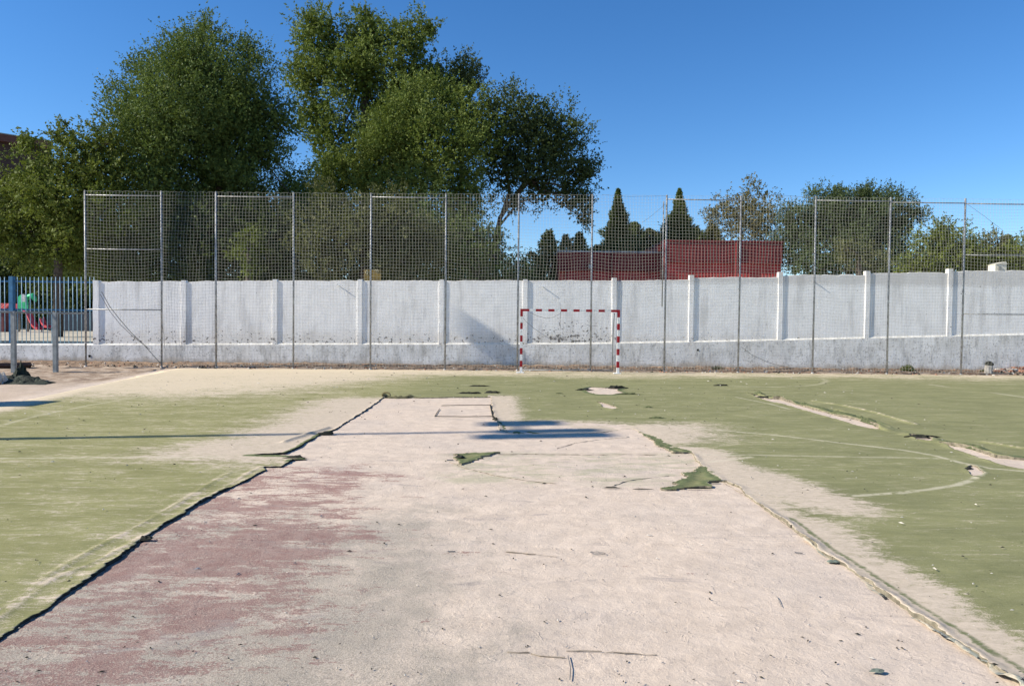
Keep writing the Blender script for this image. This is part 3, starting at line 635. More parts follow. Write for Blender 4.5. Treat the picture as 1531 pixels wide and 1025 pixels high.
# netting, bay by bay
def net_bay(i):
    x0, zt0 = PX[i]; x1, zt1 = PX[i+1]; w = x1-x0; nx = int(round(w/.103)); z_lo = .12; nz = int((min(zt0, zt1)-z_lo)/.103)
    u = np.linspace(0, 1, nx+1)[:, None]*np.ones((1, nz+1)); v = np.ones((nx+1, 1))*np.linspace(0, 1, nz+1)[None, :]
    ztop = zt0*(1-u)+zt1*u-.03; sag = 4*u*(1-u)
    rs = RNG.uniform(.3, 1., 4); lowsag = {7: .12, 8: .02, 9: .03, 6: .06}.get(i, .045)
    z = z_lo+(ztop-z_lo)*v - sag*(lowsag*np.sin(v*PI*.9+.4)+.03*rs[0]) + .03*fbm(u*3, v*4, 1., i*9., 3)
    z = np.where(v > .999, ztop+.025*np.abs(np.sin(u*nx*PI/3)), z)
    x = x0+w*u+.07*fbm(u*2, v*4, 1.4, i*4.+2)*sag*np.minimum(1, (1-v)*8) + .10*(rs[1]-.5)*np.sin(v*PI)*sag
    y = FY-.03-.12*rs[2]*sag*np.sin(v*PI)+.03*fbm(u*3, v*3, 2., i+3.)*sag
    Pn = np.stack([x, y, z], 2); keep = np.ones((nx+1, nz+1), bool)
    if i == 0:   # torn loose below a sagging curve
        cu = [(P(a, b, FY)[0], P(a, b, FY)[2]) for a, b in ((127, 405), (140, 425), (155, 441), (178, 478), (199, 503), (239, 545))]
        keep = z > np.interp(x, [c_[0] for c_ in cu], [c_[1] for c_ in cu])
    segs = []
    a = Pn[:-1][keep[:-1] & keep[1:]]; b = Pn[1:][keep[:-1] & keep[1:]]; segs.append((a, b))
    a = Pn[:, :-1][keep[:, :-1] & keep[:, 1:]]; b = Pn[:, 1:][keep[:, :-1] & keep[:, 1:]]; segs.append((a, b))
    A = np.concatenate([s[0] for s in segs]); Bq = np.concatenate([s[1] for s in segs]); d = Bq-A; d /= np.linalg.norm(d, axis=1)[:, None]+1e-9
    yv = np.array([0, 1., 0]); s1 = np.cross(d, yv); s1 /= np.linalg.norm(s1, axis=1)[:, None]+1e-9; s2 = np.cross(d, s1); r = NET_R
    V = []; offs = [s1*r, (-s1*.5+s2*.87)*r, (-s1*.5-s2*.87)*r]
    V = np.stack([A+o_ for o_ in offs]+[Bq+o_ for o_ in offs], 1).reshape(-1, 3); m = len(A)
    base = np.arange(m)[:, None]*6; F4 = np.concatenate([base+np.array([[k, (k+1) % 3, (k+1) % 3+3, k+3]]) for k in range(3)])
    npmesh('netting', V, F4, M_NET, fence)
NET_R = .0029; M_OLDC = mat_plain('old_cord', (.26, .25, .25), .8)
for i in range(len(posts)-1): net_bay(i)
# ------------------------------------------------------------------ goal
gb = G(779.5, 557.5); GY = gb[1]; gl_ = P(779.5, 500, GY)[0]; gr_ = P(924.5, 500, GY)[0]; gtop = P(779.5, 461.5, GY)[2]
goal = empty('handball_goal', ((gl_+gr_)/2, GY, 0), 'red and white banded goal frame standing in front of the white wall', 'goal')
def band_col(x, z0, z1, start_top=True):
    mb = MB(); z = z1; k = 0; w = .04
    while z > z0+.001:
        h = .245 if k == 0 else .2025; zn = max(z0, z-h)
        if k >= 9: zn = z0
        mb.box(x-w, x+w, GY-w, GY+w, zn, z, 0 if k % 2 == 0 else 1); z = zn; k += 1
    return mb
for x in (gl_, gr_): band_col(x, .02, gtop).build('post', [M_RED, M_WHITE], goal)
mb = MB(); x = gl_+.04; k = 0; W = gr_-gl_-.08; n = 15; e = .21; mid = (W-2*e)/(n-2)
for k in range(n):
    w = e if k in (0, n-1) else mid; mb.box(x, x+w, GY-.04, GY+.04, gtop-.08, gtop, k % 2); x += w
mb.build('crossbar', [M_RED, M_WHITE], goal)
for x in (gl_, gr_): MB().box(x-.16 if x == gl_ else x-.14, x+.10, GY-.10, GY+.12, 0, .035, 0, .01).build('base_plate', M_WHITE, goal)
for x, dx in ((gl_+.02, 0.0), (gr_-.13, .06)):
    MB().tube([(x, GY+.05, gtop-.12), (x+dx*.3, GY+.25, gtop-.3), (x+dx, GY+.75, .9), (x+dx*1.6, GY+.9, .04)], .016 if x > 0 and dx else .012, 8).build('rear_stay', M_GREYP, goal, True)
MB().tube([(gl_+.04, GY+.88, .05), (gr_-.04, GY+.9, .05)], .018, 8).build('rear_ground_bar', M_GREYP, goal, True)
for pts in ([(792, 467), (803, 472), (817, 476), (828, 474), (838, 468)], [(838, 462), (838, 470), (837.5, 485), (839, 492)], [(781, 474), (787, 481), (800, 492), (812, 500), (822, 506), (828, 508)], [(874, 484), (882, 487), (893, 487)], [(837, 452), (838, 462)]):
    MB().tube([P(a, b, GY+.35) for a, b in pts], .007, 5).build('torn_net_cord', M_OLDC, goal)
# small remaining piece of goal netting
mb = MB()
for k in range(9):
    a = P(822+k*2.6, 503, GY+.7); b = P(828+k*2.4, 508.5, GY+.7); mb.tube([a, b], .005, 4)
for k in range(4): mb.tube([P(822+k*2, 503+k*1.7, GY+.7), P(843+k*2.2, 503+k*1.7, GY+.7)], .005, 4)
mb.build('net_remnant', M_CORD, goal)
# ------------------------------------------------------------------ grey post-and-rail by the left corner
rf = empty('handrail_fence', (P(20, 557, 21.9)[0], 21.9, 0), 'grey steel post and rail barrier in front of the blue fence at left', 'barrier')
pr = [(-70, 557, 21.0, 463), (20.5, 557.5, 21.9, 465), (83, 559, 22.3, 466.5)]
for px, py, y, pt in pr:
    b = P(px, 520, y); t = P(px, pt, y); MB().box(b[0]-.065, b[0]+.065, y-.05, y+.05, -.05, t[2], 0, .01).build('post', M_GREYP, rf)
ra = [P(px, pt+1.5, y) for px, py, y, pt in pr]+[P(126, 468, FY-.06)]
MB().tube(ra, .026, 8).build('rail', M_GREYP, rf, True)
# dark beam lying behind the post
a = P(-40, 562, 23.); b = P(46, 552, 24.2); mb = MB(); mb.tube([(a[0], 23., .09), (b[0], 24.2, .09)], .09, 4); tag(mb.build('timber_beam', mat_plain('dark_timber', (.10, .055, .04), .9)), 'dark timber beam lying on the ground behind the left grey post', 'beam')
# heap of black sheet
def heap(cx_, cy_, lx, ly, h, seed, name, lab, mat, cat):
    n1, n2 = 60, 24; V = []
    for i in range(n1):
        for j in range(n2):
            u = i/(n1-1)*2-1; w = j/(n2-1)*2-1; d = max(0, 1-abs(u)**2.5)*max(0, 1-w*w)
            z = h*d*(.35+.9*max(0, float(fbm(u*1.8+seed, w*1.5, 1., seed, 4))+.45)+.3*abs(float(vn(u*7, w*5, 1., seed+4))))
            V.append((cx_+u*lx+.05*float(vn(u*5, w*5, 1., seed+8)), cy_+w*ly, z))
    return tag(npmesh(name, V, quads(n1, n2), mat, smooth=False), lab, cat)
c1 = G(30, 573); heap(c1[0], c1[1], .85, .35, .16, 3, 'turf_heap', 'crumpled long strip of dark old turf lying by the left grey post', M_TARP, 'turf heap')
c1 = G(24, 569); heap(c1[0], c1[1]+.15, .22, .25, .40, 8, 'black_bag', 'small black peaked bag against the foot of the left grey post', M_TARP, 'bag')
scrap(-1, 574, .35, .3, .22, 'pale rock at the left border of the picture beside the dark turf heap', M_STONE, 5, 'rock', 'rock')
# ------------------------------------------------------------------ blue fence on the plinth
BY = 26.62
bf = empty('blue_fence', (P(60, 510, BY)[0], BY, .8), 'blue vertical bar fence on the wall plinth in front of the playground', 'fence')
zb = P(60, 511, BY)[2]
for k, px in enumerate(np.arange(-110, 143, 6.37)):
    t = P(px+2.2, 414, BY); MB().tube([(t[0], BY, zb-.03), (t[0], BY, t[2])], .0135, 8).build('bar', M_BAR, bf, True)
for py in (421, 463):
    a = P(-115, py, BY); b = P(143, py+.6, BY); z = P(60, py, BY)[2]; MB().box(a[0], b[0]-.04, BY+.02, BY+.06, z-.03, z+.03).build('rail', M_BLUE, bf)
for px in (17, -120):
    t = P(px, 413.5, BY); MB().box(t[0]-.08, t[0]+.08, BY-.05, BY+.11, zb-.03, t[2]+.01, 0, .01).build('post', M_BLUE, bf)
# ------------------------------------------------------------------ playground tower and slides
GZ = .78; PD = 46.
def PP(px, py, dy=0.): return P(px, py, PD+dy)
tw = empty('play_tower', (*PP(35, 480)[:2], GZ), 'green roofed play tower with a pink red slide behind the blue fence', 'play tower')
for px, dy in ((27.5, 0), (41, 0), (29, 1.1), (42, 1.1)):
    t = PP(px, 452, dy); MB().tube([(t[0], PD+dy, GZ), (t[0], PD+dy, t[2])], .05, 8).build('post', M_GREYP, tw, True)
a = PP(26, 466); b = PP(43, 466); MB().box(a[0], b[0], PD-.05, PD+1.2, a[2]-.06, a[2], 0, .01).build('platform', M_GREYP, tw)
def arch(px0, px1, pt, pb, dy, name, mat, th=.05):
    x0, x1 = PP(px0, pt, dy)[0], PP(px1, pt, dy)[0]; zt, z0 = PP(px0, pt, dy)[2], PP(px0, pb, dy)[2]; r = (x1-x0)/2; xc = (x0+x1)/2; mb = MB()
    out = [(x0, z0)]+[(xc-r*math.cos(t), zt-r+r*math.sin(t)) for t in np.linspace(0, PI, 12)]+[(x1, z0)]; n = len(out)
    mb.add([(x, PD+dy, z) for x, z in out]+[(x, PD+dy+th, z) for x, z in out], [tuple(range(n)), tuple(range(2*n-1, n-1, -1))]+[(k, k+n, (k+1) % n+n, (k+1) % n) for k in range(n)])
    mb.build(name, mat, tw)
arch(26, 41.5, 440, 464.5, -.1, 'front_panel', M_GREEN); arch(31.5, 37, 439.5, 451, -.18, 'front_window', M_WHITE)
hk = MB(); hk.tube([PP(42, 447, .2), PP(44, 443, .2), PP(48, 442, .2), PP(51, 446, .2), PP(53, 451, .2)], [.12, .16, .18, .14, .06], 8); hk.build('roof_horn', M_GREEN, tw, True)
MB().box(PP(22, 455)[0], PP(26.5, 455)[0], PD, PD+.6, PP(24, 463)[2], PP(24, 454)[2], 0, .02).build('side_panel', M_SLIDE, tw)
def chute(pts, w, name, par):
    q = [PP(*p, 0.) for p in pts]; mb = MB(); prof = [(-w, .16), (-w*.9, .0), (w*.9, 0), (w, .16), (w*.86, .16), (w*.8, .04), (-w*.8, .04), (-w*.86, .16)]; n = len(prof); V = []
    for i, p in enumerate(q):
        y = p[1]-.25*i/len(q)
        V += [(p[0], y+u, p[2]+v) for u, v in prof]
    mb.add(V, [(i*n+k, i*n+(k+1) % n, (i+1)*n+(k+1) % n, (i+1)*n+k) for i in range(len(q)-1) for k in range(n)]+[tuple(range(n)), tuple(range(len(V)-1, len(V)-n-1, -1))])
    return mb.build(name, M_SLIDE, par)
chute([(38, 465), (43, 469), (49, 481), (54, 489), (59, 492.5), (63, 493)], .30, 'chute', tw)
s2 = empty('small_slide', (*PP(70, 490)[:2], GZ), 'small red slide end to the right of the play tower', 'slide'); chute([(62, 477), (66, 485), (71, 489.5), (76, 490)], .25, 'chute', s2)
MB().tube([PP(62.3, 477, .3), (PP(62.3, 477, .3)[0], PD+.3, GZ)], .04, 6).build('ladder_post', M_BLUE, s2)
k1 = empty('play_cabin', (*P(4, 480, 44)[:2], GZ), 'brown play cabin at the left border behind the blue fence', 'cabin')
x0, x1 = P(-20, 480, 44)[0], P(6, 480, 44)[0]; zt = P(0, 453, 44)[2]
MB().box(x0, x1, 44, 45, GZ, zt-.4, 0, .02).build('walls', mat_plain('cabin_red', (.16, .05, .05), .7), k1)
MB().add([(x0-.1, 43.9, zt-.4), (x1+.1, 43.9, zt-.4), (x1+.1, 45.1, zt-.4), (x0-.1, 45.1, zt-.4), (x0-.1, 44.5, zt), (x1+.1, 44.5, zt)], [(0, 1, 5, 4), (2, 3, 4, 5), (0, 4, 3), (1, 2, 5), (0, 3, 2, 1)]).build('roof', M_BRICKRED, k1)
mb = MB(); a = P(72, 470, 50); b = P(175, 470, 50); mb.box(a[0], b[0], 50, 50.4, GZ, P(80, 466, 50)[2], 0, .02); tag(mb.build('low_garden_wall', mat_plain('blue_dark_wall', (.045, .06, .085), .8)), 'dark low garden wall behind the playground', 'wall')
# ------------------------------------------------------------------ buildings behind
rb = empty('red_building', (*P(1000, 400, 44)[:2], GZ), 'long low maroon building with a taller right half behind the white wall', 'building')
def bx(p0, p1, ptop, y, dep, zb_, name, mat, par, endmat=None):
    x0, x1 = P(p0, 400, y)[0], P(p1, 400, y)[0]; zt = P((p0+p1)/2, ptop, y)[2]
    MB().box(x0, x1, y, y+dep, zb_, zt).build(name, mat, par); return x0, x1, zt
x0, x1, z1 = bx(847, 993, 378.5, 43, 7, GZ, 'low_wall', M_BRICKRED, rb)
xe = P(835.5, 400, 43)[0]; MB().box(xe, x0-.003, 43.1, 49.9, GZ, z1-.02).build('end_wall', M_ENDRED, rb)
MB().box(xe-.05, x1, 42.86, 42.995, z1-1.05, z1+.02).build('low_dark_band', M_MAROON, rb)  # darker maroon band across the top of the low front
MB().box(xe-.1, x1, 42.8, 50.2, z1+.023, z1+.10).build('low_roof', M_GALV, rb)
x2, x3, z2 = bx(993.5, 1168, 363, 42, 9, GZ, 'tall_wall', M_BRICKRED, rb)
MB().box(x2-.02, x3+.02, 41.86, 41.995, z2-1.15, z2+.02).build('tall_dark_band', M_MAROON, rb)  # same darker band on the tall front
MB().box(x2-.06, x3+.06, 41.82, 51.1, z2+.023, z2+.12).build('tall_roof', M_MAROON, rb)
xa = P(982, 400, 43)[0]; MB().box(xa, x2-.07, 42.7, 44, z1+.11, P(985, 367, 43)[2]).build('roof_box', M_ENDRED, rb)
c0 = P(882.5, 399, 42.8); MB().box(c0[0]-.12, c0[0]+.12, 42.6, 42.985, c0[2]-.1, c0[2]+.12, 0, .02).build('wall_lamp', M_GALV, rb)
for px_, y_, zt_ in ((1100, 41.85, z2), (915, 42.85, z1)):
    xp = P(px_, 400, y_)[0]; MB().tube([(xp, y_-.05, GZ), (xp, y_-.05, zt_)], .05, 8).build('downpipe', M_MAROON, rb, True)
hut = empty('cream_hut', (*P(1496, 400, 32)[:2], GZ), 'small cream hut with a pitched roof peeping over the wall at right', 'hut')
x0, x1 = P(1488, 400, 33)[0], P(1505, 400, 33)[0]; zt = P(1500, 393, 33)[2]
MB().box(x0, x1, 33, 33.5, GZ, zt-.06).build('walls', M_CREAM, hut)
MB().add([(x0-.02, 32.97, zt-.055), (x1+.02, 32.97, zt-.055), (x1+.02, 33.55, zt-.055), (x0-.02, 33.55, zt-.055), (x1-.05, 32.97, zt+.06), (x1-.05, 33.55, zt+.06)], [(0, 1, 4), (3, 5, 2), (0, 4, 5, 3), (4, 1, 2, 5), (0, 3, 2, 1)]).build('roof', M_CREAM, hut)
MB().box((x0+x1)/2-.14, (x0+x1)/2-.03, 32.96, 32.998, GZ, zt-.15).build('door_frame', mat_plain('grey_stripe', (.30, .30, .27), .8), hut)
bb = empty('brown_building', (*P(20, 300, 60)[:2], GZ), 'dark brown building with a flat eave behind the trees at the left border', 'building')
A = P(-80, 190, 58); B2 = P(77, 214, 62.8); d = B2-A; d[2] = 0
def slab(p, q_, z0, z1, out, name, mat):
    nrm_ = np.array((-(q_-p)[1], (q_-p)[0], 0)); nrm_ = nrm_/np.linalg.norm(nrm_); a_ = p-nrm_*out; b_ = q_-nrm_*out; c_ = q_+nrm_*8; d_ = p+nrm_*8
    vs = [(v_[0], v_[1], z) for z in (z0, z1) for v_ in (a_, b_, c_, d_)]
    MB().add(vs, [(0, 3, 2, 1), (4, 5, 6, 7), (0, 1, 5, 4), (1, 2, 6, 5), (2, 3, 7, 6), (3, 0, 4, 7)]).build(name, mat, bb)
ze = B2[2]; slab(A, B2, ze-.55, ze, .6, 'eave', M_BROWN); slab(A, B2, GZ, ze-.56, 0., 'wall', M_DARKB); slab(A, B2, ze+.003, ze+.08, .65, 'gutter', M_GREYP)
# notice board seen through the net
nb = empty('yellow_board', (*P(554, 410, 27.6)[:2], GZ), 'small faded yellow brown board standing behind the net above the wall', 'board')
pa = P(544, 403, 27.6); pb_ = P(570, 416, 27.6); MB().box(pa[0], pb_[0], 27.58, 27.62, pb_[2]-.2, pa[2], 0, .008).build('panel', mat_plain('mustard_board', (.26, .17, .035), .7, 0, .4, 6), nb)
MB().tube([(pa[0]+.3, 27.64, GZ), (pa[0]+.3, 27.64, pa[2]-.1)], .03, 6).build('post', M_GREYP, nb)
M_MARK = mat_plain('pale_marks', (.62, .58, .38), .7)
for cx_, rr in ((562, .035), (565.2, .035)):
    c0 = P(cx_, 404.6, 27.57); MB().tube([c0+np.array((rr*math.cos(t), 0, rr*math.sin(t))) for t in np.linspace(0.5, 5.8, 10)], .008, 4).build('mark', M_MARK, nb)
c0 = P(548.5, 407, 27.57); MB().tube([c0+np.array((.06*math.cos(t)*.6, 0, .07*math.sin(t))) for t in np.linspace(0, 6.2, 10)], .011, 4).build('mark', M_MARK, nb)
# ------------------------------------------------------------------ light masts and added shadow box left of the picture
EL = math.radians(34.0); AZ = math.radians(9.45)
def mast(x, y, h, heads, lab):
    t = empty('light_mast', (x, y, 0), lab, 'light mast', 'floodlight masts left of the field')
    MB().tube([(x, y, -.1), (x, y, h*.5), (x, y, h)], [.13, .10, .06], 12).build('pole', M_GREYP, t, True)
    MB().tube([(x, y, 0), (x, y, .04)], .26, 12).build('base_plate', M_GREYP, t)
    lo, hi = min(q_[0] for q_ in heads), max(q_[0] for q_ in heads)
    MB().box(x-.04, x+.04, y+lo-.1, y+hi+.1, h-.04, h+.04).build('crossarm', M_GREYP, t)
    for oy, oz, wy, hz_ in heads:
        mb = MB(); mb.box(x+.06, x+.36, y+oy-wy/2, y+oy+wy/2, h+oz-hz_/2, h+oz+hz_/2, 0, .03); mb.build('floodlight', M_DULLSTEEL, t)
mast(-17.5, 7.98, 12.15, [(.02, .15, .34, 1.0), (-.45, .1, .44, 1.25), (.88, -.1, .56, .75)], 'nearer tall grey floodlight mast left of the field')
mast(-19, 23.33, 13.45, [(0., .0, .42, .85)], 'farther tall grey floodlight mast beside the corner')
lk = empty('shadow_box', (-11.7, 13.6, 0), 'unseen grey box added left of the picture to cast a slab shadow', 'shadow caster')
MB().box(-12.4, -11.02, 13.05, 13.98, 0, 1.75, 0, .02).build('caster_body', M_DULLSTEEL, lk)  # unseen box, added and sized for its shadow on the ground
MB().box(-11.017, -11.0, 13.12, 13.9, .1, 1.65).build('door', M_GREYP, lk); MB().tube([(-10.97, 13.2, .8), (-10.97, 13.2, 1.0)], .015, 6).build('handle', M_GALV, lk)
# ------------------------------------------------------------------ trees
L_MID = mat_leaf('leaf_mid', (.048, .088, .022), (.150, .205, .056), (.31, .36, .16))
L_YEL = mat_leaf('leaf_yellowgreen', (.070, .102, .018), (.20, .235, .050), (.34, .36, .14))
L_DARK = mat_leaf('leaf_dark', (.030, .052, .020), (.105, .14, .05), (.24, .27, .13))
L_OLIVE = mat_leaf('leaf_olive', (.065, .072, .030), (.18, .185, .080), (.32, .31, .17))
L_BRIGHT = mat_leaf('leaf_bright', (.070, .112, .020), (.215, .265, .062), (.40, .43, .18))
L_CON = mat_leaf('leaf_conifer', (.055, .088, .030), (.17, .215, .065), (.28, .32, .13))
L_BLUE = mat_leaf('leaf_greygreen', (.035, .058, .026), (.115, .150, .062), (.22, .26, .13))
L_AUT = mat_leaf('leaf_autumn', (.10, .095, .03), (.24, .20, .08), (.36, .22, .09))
def unit(n):
    v = RNG.normal(size=(n, 3)); return v/np.linalg.norm(v, axis=1)[:, None]
def leaves(cent, dirs, L, W):
    L = L*.88; W = W*.88; n = len(cent); side = np.cross(dirs, unit(n)); side /= np.linalg.norm(side, axis=1)[:, None]+1e-9
    l = (L*RNG.uniform(.6, 1.3, n))[:, None]; w = (W*RNG.uniform(.6, 1.3, n))[:, None]
    V = np.stack([cent-dirs*l*.5, cent+side*w*.5, cent+dirs*l*.5, cent-side*w*.5], 1).reshape(-1, 3)
    return V, np.arange(n*4).reshape(n, 4)
def tree(name, lab, cat, blobs, y, mat, per=1.0, L=.17, W=.085, trunk=None, bias=(0, 0, .35), twl=.8, sparse=0., group=None, trr=.22, zj=.5, shell=.5, limbs=None):
    s = F/y; cs = []; rs = []
    for b in blobs:
        c = P(b[0], b[1], y); r = b[2]/s; off = (b[3] if len(b) > 3 else RNG.uniform(-zj, zj))*r
        c = c+np.array((0, off, 0)); cs.append(c); rs.append(r)
    cs = np.array(cs); rs = np.array(rs)
    bx_ = trunk[0][0] if trunk else np.average([b[0] for b in blobs]); base = P(bx_, 470, y); base[2] = GZ-.05
    t = empty(name, base, lab, cat, group)
    # twigs in the outer shell of each lobe, each lobe itself broken up by smaller lobes
    VV = []; T = []
    for c, r in zip(cs, rs):
        nsub = max(8, int(13*r**1.1)); sc_ = unit(nsub)*(r*RNG.uniform(.5, 1.12, nsub)[:, None]); sr = r*RNG.uniform(.14, .34, nsub)
        sc_ = np.concatenate([sc_, np.zeros((1, 3))]); sr = np.append(sr, r*.60)
        for q_, rr in zip(sc_, sr):
            nt = max(6, int(per*98*rr**2/ (L/.17)**1.2)); d = unit(nt); rad = rr*(shell+(1.05-shell)*RNG.random(nt)**.5)
            pc = c+q_+d*rad[:, None]*np.array((1, 1, .92))
            out = (pc-c); out /= np.linalg.norm(out, axis=1)[:, None]+1e-9
            lt = RNG.normal(0, .13); td = d*.5+out*.5+np.array(bias)+RNG.normal(size=(nt, 3))*.3; td /= np.linalg.norm(td, axis=1)[:, None]
            k = 11; u = RNG.random((nt, k)); tl = twl*min(1, .5+rr*.5)*RNG.uniform(.4, 1.5, (nt, 1))
            pos = pc[:, None, :]+td[:, None, :]*(u*tl)[:, :, None]+RNG.normal(size=(nt, k, 3))*.07*(1.2-u)[:, :, None]*(L/.17)
            ld = td[:, None, :]*.6+RNG.normal(size=(nt, k, 3))*.6+np.array((0, 0, -.25)); ld = ld.reshape(-1, 3); ld /= np.linalg.norm(ld, axis=1)[:, None]+1e-9
            pos = pos.reshape(-1, 3); tint = np.clip(np.repeat(RNG.normal(.45+lt, .15, nt), k)+RNG.normal(0, .09, nt*k), 0, 1)
            if sparse > 0:
                kp = RNG.random(len(pos)) > sparse; pos, ld, tint = pos[kp], ld[kp], tint[kp]
            kp = pos[:, 2] > GZ; pos, ld, tint = pos[kp], ld[kp], tint[kp]
            VV.append(leaves(pos, ld, L, W)[0]); T.append(np.repeat(tint, 4))
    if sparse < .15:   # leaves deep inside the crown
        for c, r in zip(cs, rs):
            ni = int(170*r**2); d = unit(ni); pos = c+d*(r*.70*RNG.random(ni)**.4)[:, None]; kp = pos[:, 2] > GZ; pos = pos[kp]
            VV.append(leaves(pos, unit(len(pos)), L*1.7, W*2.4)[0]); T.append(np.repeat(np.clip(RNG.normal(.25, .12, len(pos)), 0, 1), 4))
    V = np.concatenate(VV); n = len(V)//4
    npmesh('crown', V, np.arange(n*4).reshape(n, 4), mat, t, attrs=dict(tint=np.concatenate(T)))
    mb = MB()
    if trunk: tp = [P(a, b, y) for a, b in trunk]; tp[0] = base.copy()
    else: top = cs[np.argmax(cs[:, 2])]; mid = cs.mean(0); tp = [base, (base*.5+mid*.5), mid, (mid+top)/2]
    mb.tube(tp, list(np.linspace(trr, trr*.35, len(tp))), 8)
    for c, r in zip(cs, rs):
        k = RNG.integers(max(1, len(tp)//2), len(tp)); a = tp[k] if not limbs else tp[-1]; m_ = (a+c)/2+np.array((0, 0, -.15*r))+RNG.normal(size=3)*.1*r
        mb.tube([a, m_, c], [trr*.36, trr*.2, trr*.10], 6, cap=False)
        for q_ in range(5):
            e = c+unit(1)[0]*r*.8; mb.tube([c, (c+e)/2+RNG.normal(size=3)*.08*r, e], [trr*.09, trr*.05, trr*.02], 5, cap=False)
    for l in (limbs or []): mb.tube([P(a, b, y) for a, b in l[0]], list(np.linspace(l[1], l[1]*.35, len(l[0]))), 7, cap=False)
    mb.build('trunk', M_BARK, t, True); return t
for i_, (a_, b_) in enumerate(((230, 520), (540, 790))):
    tree('dark_hedge', ('low dark hedge far behind the dark hedge and the olive shrub', 'low dark hedge far behind the dark conifer, left of the leaning trunk')[i_], 'hedge', [(x_, 430+6*math.sin(x_), 30) for x_ in range(a_, b_, 28)], 48., L_DARK, .9, L=.24, W=.13, group='trees behind the wall')
tree('dark_hedge', 'tall dark hedge standing behind the left bays of the net', 'hedge', [(140, 370, 50), (200, 345, 48), (250, 330, 48), (180, 400, 45), (310, 330, 48), (380, 320, 46), (440, 340, 46), (420, 390, 50), (480, 310, 36)], 45., L_DARK, 1.1, L=.2, W=.11, group='trees behind the wall')
tree('dark_hedge', 'tall dark hedge standing behind the olive grey shrub', 'hedge', [(500, 370, 46), (560, 350, 50), (620, 345, 50), (670, 365, 46), (590, 400, 46), (720, 395, 34)], 46., L_DARK, 1.1, L=.2, W=.11, group='trees behind the wall')
def conifer(lab, px, ptop, wpx, y, mat=None, per=1., p=.7, cat='conifer', name='cypress_tree', group='conifers behind the wall', L=.20):
    # wpx: width near the wall top, 380 px down the photo
    mat = mat or L_CON; top = P(px, ptop, y); x = top[0]; h = top[2]-GZ; sc_ = F/y; dref = (382-ptop)/sc_; rr = wpx/2/sc_; base = np.array((x, y, GZ)); t = empty(name, base, lab, cat, group)
    nt = int(per*620*(dref+1.5)*rr+160); d = RNG.random(nt)**.75*min(h-.2, dref+2.5); a = RNG.uniform(0, 2*PI, nt)
    lump = np.array([vn(q1*2.2, q2*1.3, 1., px) for q1, q2 in zip(d, a)])
    prof = np.minimum(1.5, (d/dref)**p)*np.clip(.88+.62*lump, .3, 2)+.02/rr
    rad = rr*prof*RNG.uniform(.1, 1.15, nt)**.55*np.where(RNG.random(nt) > .85, 1.3, 1.)
    pc = np.stack([x+rad*np.cos(a), y+rad*np.sin(a), GZ+h-.12-d], 1)
    td = np.stack([np.cos(a)*.75, np.sin(a)*.75, np.full(nt, .75)], 1)+RNG.normal(size=(nt, 3))*.3; td /= np.linalg.norm(td, axis=1)[:, None]
    td = td*np.minimum(1.7, .3+d*.5)[:, None]
    k = 8; uu = RNG.random((nt, k)); pos = (pc[:, None]+td[:, None]*(uu*.32)[:, :, None]+RNG.normal(size=(nt, k, 3))*.035).reshape(-1, 3)
    ld = (td[:, None]*1.2+RNG.normal(size=(nt, k, 3))*.35).reshape(-1, 3); ld /= np.linalg.norm(ld, axis=1)[:, None]
    tint = np.clip(np.repeat(RNG.normal(.45, .2, nt), k)+RNG.normal(0, .12, nt*k), 0, 1)
    V, Q_ = leaves(pos, ld, L, L*.38); npmesh('crown', V, Q_, mat, t, attrs=dict(tint=np.repeat(tint, 4)))
    MB().tube([base, base+np.array((0, 0, h*.93))], [.10, .02], 7).build('trunk', M_BARK, t, True); return t
T = 'trees behind the wall'
tree('leafy_tree', 'big dark leafy tree with a peaked top at upper left', 'tree', [(300, 88, 50, 0), (262, 130, 62), (335, 125, 58), (382, 165, 50), (300, 175, 80, -.3), (232, 195, 62), (370, 215, 58), (300, 250, 85, -.4), (215, 265, 62), (405, 230, 36), (378, 92, 22), (306, 50, 22, 0), (372, 70, 10), (440, 275, 36), (430, 190, 30), (455, 315, 40), (215, 108, 24), (185, 165, 28), (340, 295, 75)], 37., L_MID, 1.1, group=T, trr=.22, twl=1.05, bias=(-.05, 0, .6), L=.16, W=.07)
tree('leafy_tree', 'yellow green bushy tree filling the left border behind the blue fence', 'tree', [(130, 232, 42), (62, 266, 42), (15, 288, 46), (100, 300, 62, -.3), (165, 265, 46), (30, 350, 60), (115, 365, 62), (160, 320, 45), (95, 205, 18), (38, 218, 16), (-40, 330, 60), (165, 215, 20)], 33.5, L_YEL, 1.0, group=T)
tree('leafy_tree', 'tallest light green tree with a rounded multi domed top, left of centre', 'tree', [(485, 62, 42), (458, 112, 38), (550, 52, 36), (612, 68, 42), (530, 115, 60, -.3), (605, 125, 52), (468, 170, 38), (648, 110, 30), (500, 215, 45), (575, 175, 55), (470, 36, 15), (640, 45, 16), (545, 22, 12)], 47., L_BRIGHT, .9, L=.2, W=.10, group=T, trr=.35)
tree('leafy_tree', 'small feathery dark crown on the right shoulder of the tallest tree', 'tree', [(692, 108, 30), (672, 140, 30), (706, 120, 18)], 49., L_BLUE, .7, L=.2, W=.09, group=T)
tree('leafy_tree', 'mid green tree with a bright upright top in the middle of the tree group', 'tree', [(680, 155, 44), (628, 175, 50), (575, 215, 58), (650, 225, 68, -.3), (705, 205, 42), (540, 262, 48), (600, 285, 60, -.4), (680, 285, 55), (498, 262, 36), (470, 300, 40)], 42., L_BRIGHT, .95, L=.18, group=T, bias=(0, 0, .6))
